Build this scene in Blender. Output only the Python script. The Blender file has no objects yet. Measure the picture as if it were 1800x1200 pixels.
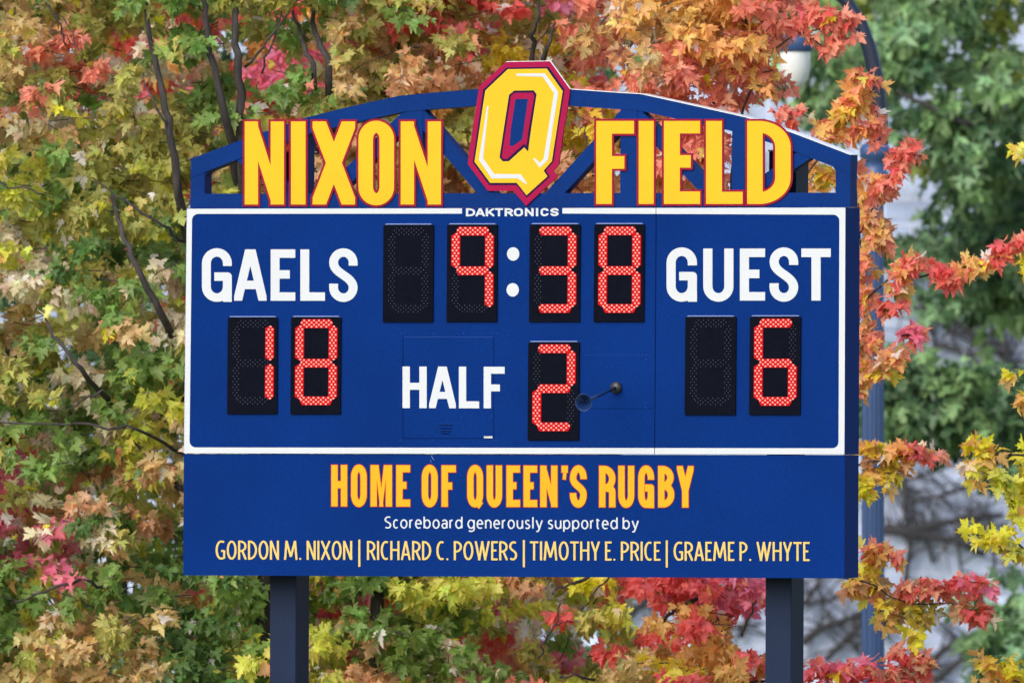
import bpy, bmesh, math, random
import numpy as np
from mathutils import Vector
from mathutils.geometry import tessellate_polygon

# ------------------------------------------------------------------ camera, world, sun, exposure
SC = bpy.context.scene
F = 34350.0            # focal length in pixels of the 1800 px wide photograph
D = 150.0              # metres from the lens to the middle of the scoreboard
ZC = 4.4               # height of the lens above the ground
TH = math.radians(23)  # the board is turned 23 degrees away from the lens

cam = bpy.data.objects.new('camera', bpy.data.cameras.new('camera'))
SC.collection.objects.link(cam)
cam.location = (0, 0, ZC)
cam.rotation_euler = (math.radians(90), 0, 0)
cam.data.sensor_width = 36
cam.data.lens = F / 1800 * 36
cam.data.clip_start = 1
cam.data.clip_end = 3000
cam.data.dof.use_dof = True
cam.data.dof.focus_distance = D
cam.data.dof.aperture_fstop = 3.9
SC.camera = cam

SUN_DIR = Vector((-0.55, -0.83, 0.80)).normalized()
W_ = bpy.data.worlds.new('World')
SC.world = W_
W_.use_nodes = True
nt = W_.node_tree
bg = nt.nodes['Background']
sky = nt.nodes.new('ShaderNodeTexSky')
sky.sky_type = 'NISHITA'
sky.sun_disc = False
sky.sun_elevation = math.asin(SUN_DIR.z)
sky.sun_rotation = math.atan2(SUN_DIR.x, SUN_DIR.y)
sky.air_density = 1.0
sky.dust_density = 3.0
sky.ozone_density = 0.6
nt.links.new(sky.outputs[0], bg.inputs[0])
bg.inputs[1].default_value = 0.15

sun = bpy.data.objects.new('sun', bpy.data.lights.new('sun', 'SUN'))
SC.collection.objects.link(sun)
sun.data.energy = 0.8
sun.data.angle = math.radians(60)
sun.data.color = (1.0, 0.97, 0.92)
sun.rotation_euler = SUN_DIR.to_track_quat('Z', 'Y').to_euler()

SC.view_settings.view_transform = 'Standard'
SC.view_settings.look = 'None'
SC.view_settings.gamma = 1
SC.view_settings.exposure = 0.95
SC.cycles.max_bounces = 10
SC.cycles.diffuse_bounces = 8
SC.cycles.transmission_bounces = 8
SC.cycles.transparent_max_bounces = 4

rng = np.random.default_rng(11)
random.seed(5)

# ------------------------------------------------------------------ helpers
SIGN = 0.60
def dim(c):
    return tuple(v * SIGN for v in c)

def lin(r, g, b):
    def f(c):
        c /= 255.0
        return c / 12.92 if c <= 0.04045 else ((c + 0.055) / 1.055) ** 2.4
    return (f(r), f(g), f(b))

def P(px, py, Y):
    return Vector(((px - 900) / F * Y, Y, ZC - (py - 600) / F * Y))

CT, ST = math.cos(TH), math.sin(TH)
BACK = Vector((ST, CT, 0))       # into the board
ALONG = Vector((CT, -ST, 0))     # to the right along the board

def S(px, py, k=0.0):
    """point of the board's front plane, k metres behind it, seen at photo pixel px, py"""
    a = (px - 900) / F
    t = (D * CT + k) / (a * ST + CT)
    return Vector((a * t, t, ZC - (py - 600) / F * t))

def link(o, parent=None):
    SC.collection.objects.link(o)
    if parent:
        o.parent = parent
    return o

def tag(o, label=None, cat=None, group=None, kind=None):
    if label: o['label'] = label
    if cat: o['category'] = cat
    if group: o['group'] = group
    if kind: o['kind'] = kind
    return o

def empty(name, loc, label, cat, group=None):
    o = bpy.data.objects.new(name, None)
    o.empty_display_size = 0.2
    o.location = loc
    link(o)
    return tag(o, label, cat, group)

def local(o, parent):
    """mesh data is written in world space; parents are unrotated empties"""
    par = parent
    while par:
        o.location -= par.location
        par = None

def obj(name, verts, faces, mat, parent=None, smooth=False):
    me = bpy.data.meshes.new(name)
    off = Vector((0, 0, 0))
    root = parent
    while root is not None and root.parent is not None:
        root = root.parent
    if root is not None:
        off = root.location
    me.from_pydata([tuple(Vector(v) - off) for v in verts], [], faces)
    me.validate()
    if smooth:
        me.polygons.foreach_set('use_smooth', [True] * len(me.polygons))
    me.materials.append(mat)
    o = bpy.data.objects.new(name, me)
    return link(o, parent)

class MB:
    def __init__(self):
        self.v, self.f = [], []
    def add(self, verts, faces):
        n = len(self.v)
        self.v += [Vector(p) for p in verts]
        self.f += [tuple(i + n for i in fc) for fc in faces]
    def slab(self, loops, k0, k1, fn=S):
        """outer loop (and holes) in photo pixels on the board plane at k0, given thickness back to k1"""
        tri = tessellate_polygon([[Vector((p[0], -p[1], 0)) for p in lp] for lp in loops])
        flat = [p for lp in loops for p in lp]
        fr = [fn(p[0], p[1], k0) for p in flat]
        bk = [q + BACK * (k1 - k0) for q in fr]
        n = len(flat)
        faces = []
        for t in tri:
            a, b, c = [Vector((flat[i][0], -flat[i][1])) for i in t]
            t = tuple(t) if (b - a).cross(c - a) > 0 else tuple(reversed(t))
            faces.append(t)
            faces.append(tuple(i + n for i in reversed(t)))
        s = 0
        for lp in loops:
            m = len(lp)
            for i in range(m):
                a, b = s + i, s + (i + 1) % m
                faces.append((a, b, b + n, a + n))
            s += m
        self.add(fr + bk, faces)
    def tube(self, pts, rad, n=8, caps=True):
        pts = [Vector(p) for p in pts]
        if not hasattr(rad, '__len__'):
            rad = [rad] * len(pts)
        up = Vector((0.3, 0.9, 0.2)).normalized()
        rings = []
        for i, p in enumerate(pts):
            d = (pts[min(i + 1, len(pts) - 1)] - pts[max(i - 1, 0)]).normalized()
            a = d.cross(up)
            if a.length < 1e-4:
                a = d.cross(Vector((1, 0, 0)))
            a.normalize()
            b = d.cross(a).normalized()
            rings.append([p + (a * math.cos(2 * math.pi * j / n) + b * math.sin(2 * math.pi * j / n)) * rad[i] for j in range(n)])
        faces = []
        for i in range(len(pts) - 1):
            for j in range(n):
                faces.append((i * n + j, i * n + (j + 1) % n, (i + 1) * n + (j + 1) % n, (i + 1) * n + j))
        if caps:
            faces.append(tuple(range(n - 1, -1, -1)))
            faces.append(tuple((len(pts) - 1) * n + j for j in range(n)))
        self.add([q for r in rings for q in r], faces)
    def lathe(self, origin, axis, prof, n=24):
        axis = Vector(axis).normalized()
        a = axis.cross(Vector((0, 0, 1)))
        if a.length < 1e-3:
            a = axis.cross(Vector((1, 0, 0)))
        a.normalize()
        b = axis.cross(a)
        vs = [Vector(origin) + axis * h + (a * math.cos(2 * math.pi * j / n) + b * math.sin(2 * math.pi * j / n)) * r
              for (r, h) in prof for j in range(n)]
        fs = [(i * n + j, i * n + (j + 1) % n, (i + 1) * n + (j + 1) % n, (i + 1) * n + j)
              for i in range(len(prof) - 1) for j in range(n)]
        self.add(vs, fs)
    def build(self, name, mat, parent=None, smooth=False):
        return obj(name, self.v, self.f, mat, parent, smooth)

# ------------------------------------------------------------------ materials
def base_mat(name):
    m = bpy.data.materials.new(name)
    m.use_nodes = True
    return m, m.node_tree, m.node_tree.nodes['Principled BSDF']

def paint(name, rgb, rough=0.45, var=0.10, scale=6.0, grain=0.0, spec=0.5, bump=0.0):
    m, t, b = base_mat(name)
    N, L = t.nodes, t.links
    co = N.new('ShaderNodeTexCoord')
    no = N.new('ShaderNodeTexNoise'); no.inputs['Scale'].default_value = scale; no.inputs['Detail'].default_value = 6
    L.new(co.outputs['Object'], no.inputs['Vector'])
    mr = N.new('ShaderNodeMapRange')
    mr.inputs['From Min'].default_value = 0.3; mr.inputs['From Max'].default_value = 0.7
    mr.inputs['To Min'].default_value = 1 - var; mr.inputs['To Max'].default_value = 1 + var
    L.new(no.outputs['Fac'], mr.inputs['Value'])
    fac = mr.outputs['Result']
    if grain:
        n2 = N.new('ShaderNodeTexNoise'); n2.inputs['Scale'].default_value = 55; n2.inputs['Detail'].default_value = 3
        L.new(co.outputs['Object'], n2.inputs['Vector'])
        m2 = N.new('ShaderNodeMapRange')
        m2.inputs['From Min'].default_value = 0.3; m2.inputs['From Max'].default_value = 0.7
        m2.inputs['To Min'].default_value = 1 - grain; m2.inputs['To Max'].default_value = 1 + grain
        L.new(n2.outputs['Fac'], m2.inputs['Value'])
        mu = N.new('ShaderNodeMath'); mu.operation = 'MULTIPLY'
        L.new(fac, mu.inputs[0]); L.new(m2.outputs['Result'], mu.inputs[1])
        fac = mu.outputs[0]
    mx = N.new('ShaderNodeVectorMath'); mx.operation = 'SCALE'
    mx.inputs[0].default_value = rgb
    L.new(fac, mx.inputs['Scale'])
    L.new(mx.outputs[0], b.inputs['Base Color'])
    b.inputs['Roughness'].default_value = rough
    b.inputs['Specular IOR Level'].default_value = spec
    if bump:
        bp = N.new('ShaderNodeBump'); bp.inputs['Strength'].default_value = bump; bp.inputs['Distance'].default_value = 0.004
        n3 = N.new('ShaderNodeTexNoise'); n3.inputs['Scale'].default_value = 3.0; n3.inputs['Detail'].default_value = 2
        L.new(co.outputs['Object'], n3.inputs['Vector'])
        L.new(n3.outputs['Fac'], bp.inputs['Height']); L.new(bp.outputs[0], b.inputs['Normal'])
    return m

def glow(name, rgb, strength, base=(0.2, 0.01, 0.01)):
    m, t, b = base_mat(name)
    b.inputs['Base Color'].default_value = (*base, 1)
    b.inputs['Emission Color'].default_value = (*rgb, 1)
    b.inputs['Emission Strength'].default_value = strength
    b.inputs['Roughness'].default_value = 0.6
    b.inputs['Specular IOR Level'].default_value = 0.08
    return m

M_BLUE = paint('navy_blue_paint', dim(lin(0, 50, 130)), 0.55, 0.08, 1.3, 0.12, 0.04, 0.3)
M_TRUSS = paint('truss_blue_paint', dim(lin(0, 52, 128)), 0.5, 0.10, 3.0, 0.14, 0.06)
M_WHITE = paint('white_vinyl', (0.435, 0.475, 0.525), 0.5, 0.02, 3.0, 0.02)
M_YEL = paint('yellow_vinyl', dim(lin(252, 202, 28)), 0.5, 0.03, 4.0, 0.03, spec=0.2)
M_GOLD = paint('golden_yellow_vinyl', dim(lin(252, 186, 20)), 0.5, 0.03, 4.0, 0.03, spec=0.2)
M_PALE = paint('pale_yellow_vinyl', dim(lin(248, 214, 118)), 0.5, 0.03, 4.0, spec=0.2)
M_MAR = paint('maroon_vinyl', dim(lin(176, 24, 82)), 0.5, 0.06, 4.0, 0.05, spec=0.06)
M_MAR2 = paint('brick_red_vinyl', dim(lin(160, 30, 62)), 0.5, 0.08, 4.0, 0.05, spec=0.06)
M_RED = paint('orange_red_vinyl', dim(lin(196, 62, 52)), 0.5, 0.05, 4.0, spec=0.1)
M_DARK = paint('dark_navy_vinyl', dim(lin(40, 26, 78)), 0.5, 0.05, 4.0, spec=0.05)
M_POST = paint('charcoal_blue_post_paint', lin(20, 34, 60), 0.55, 0.12, 3.0, 0.10, 0.12)
M_CAP_SHEEN = paint('pale_cap_and_edge_sheen', (0.62, 0.64, 0.68), 0.35, 0.04, 5.0)
M_SEAM = paint('panel_seam_shadow', dim(lin(0, 30, 86)), 0.7, 0.02, spec=0.02)
M_LINE = paint('folded_metal_lip', dim(lin(22, 68, 150)), 0.5, 0.03, spec=0.1)
M_LIT_EDGE_SCRATCH = paint('lit_edge_and_scratch_blue', dim(lin(120, 146, 214)), 0.3, 0.03)
M_PANEL = paint('black_louvre_panel', dim(lin(14, 18, 32)), 0.75, 0.15, 8.0, 0.2, 0.03)
M_OFF = paint('unlit_lamp_lens', dim(lin(84, 86, 108)), 0.5, 0.1, spec=0.1)
M_SEG = glow('red_lamp_halo', (1.0, 0.001, 0.008), 0.25, (.12, .002, .004))
M_LED = glow('lit_lamp_core', (1.0, 0.44, 0.35), 0.62)
M_SCREW = paint('screw_head', dim(lin(34, 78, 158)), 0.5, 0.05, spec=0.15)
M_BLACK = paint('black_painted_metal', (0.012, 0.014, 0.022), 0.4, 0.1)
M_HORN = paint('dark_blue_horn_paint', dim(lin(30, 58, 112)), 0.25, 0.05, 6.0)

# ------------------------------------------------------------------ lettering: strokes -> outline
def arc(cx, cy, rx, ry, a0, a1, n=14):
    return [(cx + rx * math.cos(math.radians(a0 + (a1 - a0) * i / n)), cy + ry * math.sin(math.radians(a0 + (a1 - a0) * i / n))) for i in range(n + 1)]

def bez(p0, p1, p2, p3, n=12):
    out = []
    for i in range(n + 1):
        t = i / n; u = 1 - t
        out.append(tuple(u ** 3 * p0[j] + 3 * u * u * t * p1[j] + 3 * u * t * t * p2[j] + t ** 3 * p3[j] for j in (0, 1)))
    return out

def glyph(c, W, H, ry, st='grot'):
    """stroke centre lines in a W x H box; E runs past the box and is clipped"""
    E = 3 * max(W, H)
    def up(x, y0=0.0, y1=None):
        return [(x, -E if y0 == 0 else y0), (x, H + E if y1 is None else y1)]
    def diag(a, b, ea=True, eb=True):
        dx, dy = b[0] - a[0], b[1] - a[1]
        k = 0.35
        return [(a[0] - dx * k * ea, a[1] - dy * k * ea), (b[0] + dx * k * eb, b[1] + dy * k * eb)]
    R = W / 2
    top = arc(R, H - ry, R, ry, 0, 180)
    bot = arc(R, ry, R, ry, 180, 360)
    if c == 'O' or c == 'Q':
        s = [top + bot + [top[0]]]
        if c == 'Q':
            s.append([(W * .62, H * .12), (W * 1.05, -H * .10)] if st != 'fat' else [(W * .75, H * .03), (W * 1.12, -H * .055)])
        return s
    if c == 'C':
        if st == 'hum':
            return [[(W, H * .97)] + arc(R * 1.3, H / 2, R * 1.3, H / 2, 82, 278, 24) + [(W, H * .03)]]
        return [[(W, H * .69)] + top + bot + [(W, H * .31)]]
    if c == 'G':
        if st == 'hum':
            return [[(W, H * .97)] + arc(R * 1.2, H / 2, R * 1.2, H / 2, 80, 280, 24) + [(W, H * .05), (W, H * .45), (W * .6, H * .45)]]
        return [[(W, H * .70)] + top + bot + [(W, H * .465), (W * .38, H * .465)], [(W, H * .3), (W, -E)]]
    if c == 'S':
        if st == 'hum':
            return [[(W * .95, H * .96)] + arc(W * .55, H * .74, W * .55, H * .26, 80, 180, 10) + bez((0, H * .74), (0, H * .5), (W, H * .53), (W, H * .25))
                    + arc(W * .45, H * .25, W * .55, H * .25, 0, -100, 10) + [(0, H * .045)]]
        r2 = min(ry, H * .27)
        return [[(W, H * .71)] + arc(R, H - r2, R, r2, 0, 180) + bez((0, H - r2), (0, H * .52), (W, H * .48), (W, r2))
                + arc(R, r2, R, r2, 0, -180) + [(0, H * .31)]]
    if c == 'A':
        ap = W * (.07 if st != 'hum' else .03)
        return [diag((0, 0), (R - ap, H)), diag((W, 0), (R + ap, H)), [(W * .2, H * .27), (W * .8, H * .27)]]
    if c == 'E': return [up(0), [(0, H), (E, H)], [(0, H * .515), (W * .93, H * .515)], [(0, 0), (E, 0)]]
    if c == 'F': return [up(0), [(0, H), (E, H)], [(0, H * (.49 if st != 'fat' else .50)), (W * .92, H * (.49 if st != 'fat' else .50))]]
    if c == 'L': return [up(0), [(0, 0), (E, 0)]]
    if c == 'T': return [up(R), [(-E, H), (E, H)]]
    if c == 'H': return [up(0), up(W), [(0, H * .53), (W, H * .53)]]
    if c == 'I': return [up(R)]
    if c == '|': return [up(R)]
    if c == 'U': return [[(0, H + E)] + bot + [(W, H + E)]]
    if c == 'N': return [up(0), up(W), ([(W * .06, H), (W * .94, 0)] if st != 'fat' else [(W * .06, H), (W * .93, 0)], .80 if st == 'fat' else .95)]
    if c == 'X': return [diag((0, 0), (W, H)), diag((0, H), (W, 0))]
    if c == 'M':
        lo = 0.0
        if st == 'hum':
            return [diag((0, 0), (W * .12, H)), diag((W, 0), (W * .88, H)), diag((W * .14, H), (R, H * .12), True, False), diag((W * .86, H), (R, H * .12), True, False)]
        return [up(0), up(W), (diag((W * .24, H), (R, lo)), .52), (diag((W * .76, H), (R, lo)), .52)]
    if c == 'W': return [diag((0, H), (W * .27, 0)), diag((W * .27, 0), (R, H)), diag((R, H), (W * .73, 0)), diag((W * .73, 0), (W, H))]
    if c == 'D':
        rx, rr = (W * .85, ry)
        if st == 'hum':
            rx, rr = W * .9, H / 2
        return [[(0, 0), (W - rx, 0)] + arc(W - rx, rr, rx, rr, 270, 360) + arc(W - rx, H - rr, rx, rr, 0, 90) + [(0, H), (0, 0)], up(0)]
    if c in 'PRB':
        y1 = H * (.45 if c != 'B' else .53)
        rx, rr = W * .8, min((H - y1) / 2, ry)
        xb = W * (.93 if c == 'B' else 1)
        bowl = [(0, y1), (xb - rx, y1)] + arc(xb - rx, y1 + rr, rx, rr, 270, 360, 8) + arc(xb - rx, H - rr, rx, rr, 0, 90, 8) + [(0, H)]
        s = [up(0), bowl]
        if c == 'R':
            if st == 'fat':
                s.append([(W * .5, y1)] + arc(W * .5, y1 - H * .1, W * .5, H * .1, 90, 0, 6) + [(W, -E)])
            else:
                s.append(diag((W * .5, y1), (W * 1.02, 0), False, True))
        if c == 'B':
            r3 = min(y1 / 2, ry)
            s.append([(0, 0), (W - rx, 0)] + arc(W - rx, r3, rx, r3, 270, 360, 8) + arc(W - rx, y1 - r3, rx, r3, 0, 90, 8) + [(0, y1)])
        return s
    if c == 'Y': return [diag((0, H), (R, H * .40), True, False), diag((W, H), (R, H * .40), True, False), [(R, H * .42), (R, -E)]]
    if c == 'K': return [up(0), diag((W * .12, H * .38), (W * .95, H), False, True), diag((W * .35, H * .55), (W, 0), False, True)]
    if c == '.': return [[(R, 0), (R + .01, 0)]]
    if c == "'": return [[(W, H + E), (W, H * .90)], ([(W * 1.6, H * .93), (W * .2, H * .70)], .50)]
    # lower case: H is the ascender height
    X = H * .74
    if c == 'o': return [arc(R, X / 2, R, X / 2, 0, 360, 24)]
    if c == 'c': return [arc(R * 1.12, X / 2, R * 1.12, X / 2, 52, 308, 20)]
    if c == 'e': return [[(0, X * .52), (W, X * .52)] + arc(R, X / 2, R, X / 2, 4, 290, 22) + [(W * .9, X * .05)]]
    if c == 'r': return [[(0, 0), (0, X)], [(0, X * .6)] + arc(W, X * .6, W, X * .4, 180, 92, 7)]
    if c == 'b': return [[(0, 0), (0, H * 1.03)], arc(R, X / 2, R, X / 2, 0, 360, 24)]
    if c == 'd': return [[(W, 0), (W, H * 1.03)], arc(R, X / 2, R, X / 2, 0, 360, 24)]
    if c == 'a': return [[(W, 0), (W, X * .66)] + arc(R, X * .66, R, X * .34, 0, 150, 8), arc(R * .95, X * .29, R * .95, X * .29, 0, 360, 18)]
    if c == 'g': return [[(W, X)] + [(W, -H * .1)] + arc(R, -H * .1, R, H * .18, 0, -140, 8), arc(R, X / 2, R, X / 2, 0, 360, 24)]
    if c == 'n': return [[(0, 0), (0, X)], [(0, X * .5)] + arc(R, X * .6, R, X * .4, 180, 0, 10) + [(W, 0)]]
    if c == 'u': return [[(W, 0), (W, X)], [(0, X)] + arc(R, X * .4, R, X * .4, 180, 360, 10) + [(W, X * .5)]]
    if c == 's': return [[(W * .92, X * .93)] + arc(W * .5, X * .76, W * .46, X * .24, 70, 180, 8) + bez((W * .04, X * .76), (0, X * .48), (W, X * .55), (W, X * .26), 8)
                         + arc(W * .5, X * .26, W * .5, X * .26, 0, -110, 8) + [(0, X * .06)]]
    if c == 'l': return [[(R, 0), (R, H * 1.03)]]
    if c == 'y': return [[(0, X), (R, 0)], [(W, X), (R * .95, -H * .1), (R * .6, -H * .26), (0, -H * .28)]]
    if c == 'p': return [[(0, -H * .28), (0, X)], arc(R, X / 2, R, X / 2, 0, 360, 24)]
    if c == 't': return [[(W * .3, X * 1.22), (W * .3, X * .25)] + arc(W * .75, X * .25, W * .45, X * .25, 180, 280, 7), [(-W * .1, X), (W, X)]]
    return []

def simplify(pts, tol):
    pts = np.asarray(pts)
    n = len(pts)
    i0 = 0
    i1 = int(np.argmax(((pts - pts[0]) ** 2).sum(1)))
    def rdp(a, b):
        if b <= a + 1:
            return []
        seg = pts[b % n] - pts[a]
        L = math.hypot(*seg) or 1e-9
        idx = np.arange(a + 1, b)
        q = pts[idx % n] - pts[a]
        d = np.abs(seg[0] * q[:, 1] - seg[1] * q[:, 0]) / L
        m = int(np.argmax(d))
        if d[m] < tol:
            return []
        k = a + 1 + m
        return rdp(a, k) + [k] + rdp(k, b)
    keep = [i0] + rdp(i0, i1) + [i1] + rdp(i1, n)
    return [tuple(pts[k % n]) for k in keep]

def contours(f, x0, y0, dx):
    ny, nx = f.shape
    ins = f < 0
    code = ins[:-1, :-1] * 1 + ins[:-1, 1:] * 2 + ins[1:, 1:] * 4 + ins[1:, :-1] * 8
    ys, xs = np.nonzero((code > 0) & (code < 15))
    T = {1: [(3, 0)], 2: [(0, 1)], 3: [(3, 1)], 4: [(1, 2)], 5: [(3, 2), (1, 0)], 6: [(0, 2)], 7: [(3, 2)],
         8: [(2, 3)], 9: [(2, 0)], 10: [(0, 3), (2, 1)], 11: [(2, 1)], 12: [(1, 3)], 13: [(1, 0)], 14: [(0, 3)]}
    nxt, pos = {}, {}
    def ek(i, j, e):
        return (i, j, 0) if e == 0 else (i, j + 1, 1) if e == 1 else (i + 1, j, 0) if e == 2 else (i, j, 1)
    def ep(k):
        if k not in pos:
            i, j, v = k
            a = f[i, j]; b = f[i + 1, j] if v else f[i, j + 1]
            t = a / (a - b)
            pos[k] = (x0 + (j + (0 if v else t)) * dx, y0 + (i + (t if v else 0)) * dx)
        return pos[k]
    for i, j in zip(ys.tolist(), xs.tolist()):
        for a, b in T[int(code[i, j])]:
            ka, kb = ek(i, j, a), ek(i, j, b)
            ep(ka); ep(kb)
            nxt.setdefault(ka, []).append(kb)
    loops = []
    while nxt:
        k = next(iter(nxt))
        st, lp = k, []
        while k in nxt:
            lp.append(pos[k])
            l = nxt[k]
            n2 = l.pop()
            if not l:
                del nxt[k]
            k = n2
            if k == st:
                break
        if len(lp) > 4:
            loops.append(lp)
    return loops

def area(lp):
    a = np.asarray(lp)
    return 0.5 * float(np.sum(a[:, 0] * np.roll(a[:, 1], -1) - np.roll(a[:, 0], -1) * a[:, 1]))

def glyph_loops(c, w, h, tx, ty, ry=None, st='grot', grow=0.0, res=0.28, low=False):
    """outline loops (y up, px) of a letter w x h with stems tx wide and bars ty thick"""
    lower = c.islower()
    W, H = max(w - tx, 0.01), h - ty
    ryy = (ry if ry else min(W * .62, H * .5))
    strokes = glyph(c, W, H, ryy, st)
    m = 1.5 + grow
    y_lo = -0.40 * h if (lower or c == 'Q') else 0
    x0, x1, y0, y1 = -m - (w * .15 if c in 'Qt' else 0), w + m + (w * .3 if c in 'Qt' else 0), y_lo - m, h * (1.06 if lower else 1) + m
    nx, ny = int((x1 - x0) / res) + 2, int((y1 - y0) / res) + 2
    gx, gy = np.meshgrid(x0 + np.arange(nx) * res, y0 + np.arange(ny) * res)
    f = np.full(gx.shape, 1e3)
    for s in strokes:
        sf = 1.0
        if isinstance(s, tuple):
            s, sf = s
        q = [((p[0] + tx / 2), (p[1] + ty / 2)) for p in s]
        closed = len(q) > 2 and abs(q[0][0] - q[-1][0]) + abs(q[0][1] - q[-1][1]) < 1e-6
        dot = c == '.'
        ex, ey = tx * sf + 2 * grow, ty * sf + 2 * grow
        Q = []
        for a, b_ in q:
            v = (a / ex, b_ / ey)
            if not Q or math.hypot(v[0] - Q[-1][0], v[1] - Q[-1][1]) > 1e-6:
                Q.append(v)
        fs = np.full(gx.shape, 1e3)
        GX, GY = gx / ex, gy / ey
        ends = []
        if not closed and not dot:
            for p0, p1 in ((Q[0], Q[1]), (Q[-1], Q[-2])):
                L = math.hypot(p1[0] - p0[0], p1[1] - p0[1])
                ux, uy = (p1[0] - p0[0]) / L, (p1[1] - p0[1]) / L
                X, Y = GX - p0[0], GY - p0[1]
                s_ = X * ux + Y * uy
                g = grow / (ex * abs(ux) + ey * abs(uy))
                cut = np.where((np.hypot(X, Y) < .85) & (s_ < .1), -s_ + .5 - g, -1)
                ends.append((cut, np.maximum(np.abs(-X * uy + Y * ux), np.maximum(-s_ + .5 - g, s_ - min(L, .3) + .5))))
        lens = [math.hypot(Q[i + 1][0] - Q[i][0], Q[i + 1][1] - Q[i][1]) for i in range(len(Q) - 1)]
        tot = sum(lens); cum = 0
        for i, L in enumerate(lens):
            ax, ay, bx, by = *Q[i], *Q[i + 1]
            ux, uy = (bx - ax) / L, (by - ay) / L
            X, Y = GX - ax, GY - ay
            s_ = X * ux + Y * uy
            d = np.hypot(-X * uy + Y * ux, np.maximum(np.maximum(-s_, s_ - L), 0))
            if ends and cum < .8:
                d = np.maximum(d, ends[0][0])
            if ends and tot - cum - L < .8:
                d = np.maximum(d, ends[1][0])
            cum += L
            fs = np.minimum(fs, d)
        for cut, corner in ends:
            fs = np.minimum(fs, corner)
        f = np.minimum(f, (fs - .5) * min(ex, ey))
    if not lower and c != 'Q':
        f = np.maximum(f, np.maximum(np.maximum(-grow - gx, gx - w - grow), np.maximum(-grow - gy, gy - h - grow)))
    elif c == 'Q':
        f = np.maximum(f, gy - h - grow)
    else:
        f = np.maximum(f, np.maximum(gy - h * 1.05, -gx - 1 - .2 * w))
    f = np.where(np.abs(f) < 1e-6, 1e-6, f)
    f[0, :] = f[-1, :] = 1; f[:, 0] = f[:, -1] = 1
    lps = [simplify(l, 0.07) for l in contours(f, x0, y0, res)]
    lps = [l for l in lps if len(l) >= 3 and abs(area(l)) > 0.25]
    return lps

def inside(p, lp):
    x, y = p; r = False
    n = len(lp)
    for i in range(n):
        (x1, y1), (x2, y2) = lp[i], lp[(i + 1) % n]
        if (y1 > y) != (y2 > y) and x < (x2 - x1) * (y - y1) / (y2 - y1) + x1:
            r = not r
    return r

def put_glyph(mb, c, x0, x1, base, h, tx, ty, k0, k1, **kw):
    """base(x) gives the photo row of the baseline"""
    lps = glyph_loops(c, x1 - x0, h, tx, ty, **kw)
    lps.sort(key=lambda l: -abs(area(l)))
    outs = []
    for l in lps:
        host = None
        for o in outs:
            if inside(l[0], o[0]):
                host = o
                break
        if host: host.append(l)
        else: outs.append([l])
    for grp in outs:
        mb.slab([[(x0 + p[0] - kw.get('slant', 0), base(x0 + p[0]) - p[1]) for p in l] for l in grp], k0, k1)

def linear(xa, ya, xb, yb):
    return lambda x: ya + (yb - ya) * (x - xa) / (xb - xa)

HUMW = dict(G=17, O=17.4, R=14.8, D=16, N=16, M=23.6, I=4.0, X=16.4, C=14.2, H=16, A=16.8, P=14.2, W=26, E=11.4, S=14, T=14.8, Y=15.6)
LOWW = dict(S=11.6, c=9.6, o=12.6, r=7.0, e=11.8, b=12.6, a=10.8, d=12.8, g=12.8, n=11.4, u=11.4, s=9.4, l=3.3, y=12.6, p=12.6, t=7.4)

def text_line(mb, text, x0, x1, base, h, tx, ty, k0, k1, table, gap, space, st='hum'):
    ws = []
    for ch in text:
        if ch == ' ': ws.append(space)
        elif ch == '.': ws.append(4.4)
        else: ws.append(table[ch])
    tot = sum(ws) + gap * sum(1 for i in range(len(text) - 1) if text[i] != ' ' and text[i + 1] != ' ')
    sc = (x1 - x0) / tot
    x = x0
    for i, ch in enumerate(text):
        w = ws[i] * sc
        if ch != ' ':
            ry = (h - ty) / 2 if ch in 'OQCG' else (h - ty) * .26
            put_glyph(mb, ch, x, x + w, base, h, tx, ty, k0, k1, ry=ry, st=st, res=.25)
        x += w
        if ch != ' ' and i + 1 < len(text) and text[i + 1] != ' ':
            x += gap * sc

# ------------------------------------------------------------------ scoreboard
gz = S(940, 600)
BOARD = empty('scoreboard', (gz.x, gz.y, 0), 'blue scoreboard on two dark posts with red lit digits, arched truss and yellow raised letters', 'scoreboard')

def slab(name, loops, k0, k1, mat, parent=BOARD):
    b = MB(); b.slab(loops, k0, k1)
    return b.build(name, mat, parent)

def rect(x0, y0, x1, y1):
    return [(x0, y0), (x1, y0), (x1, y1), (x0, y1)]

# posts
ground_row = 600 + ZC / D * F + 6
for (tl, tr, ml, mr_, bl, br, top) in ((484, 530, 475, 521, 472.5, 518, 268), (1352, 1400, 1346, 1391.5, 1344, 1389, 266)):
    p = slab('post', [[(tl, top), (tr, top), (mr_, 1015), (br, ground_row), (bl, ground_row), (ml, 1015)]], .297, .545, M_POST)
    slab('post_cap', [rect(tl - 2, top - 2.5, tr + 2, top - .2)], .285, .56, M_CAP_SHEEN, p)
    slab('corner_bead', [[(mr_ - 2.6, 1020), (mr_ - 1.2, 1020), (br - 1.2, ground_row), (br - 2.6, ground_row)]], .292, .2975, M_POST, p)

# cabinet and sponsor panel
cab = slab('cabinet', [[(328, 366.6), (1486.4, 364.6), (1484.6, 798.6), (323, 796.8)]], 0, .29, M_BLUE)
spo = slab('sponsor_panel', [[(323, 797.8), (1484.6, 799.9), (1484.0, 1015.8), (322, 1010.5)]], .002, .288, M_BLUE)

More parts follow.
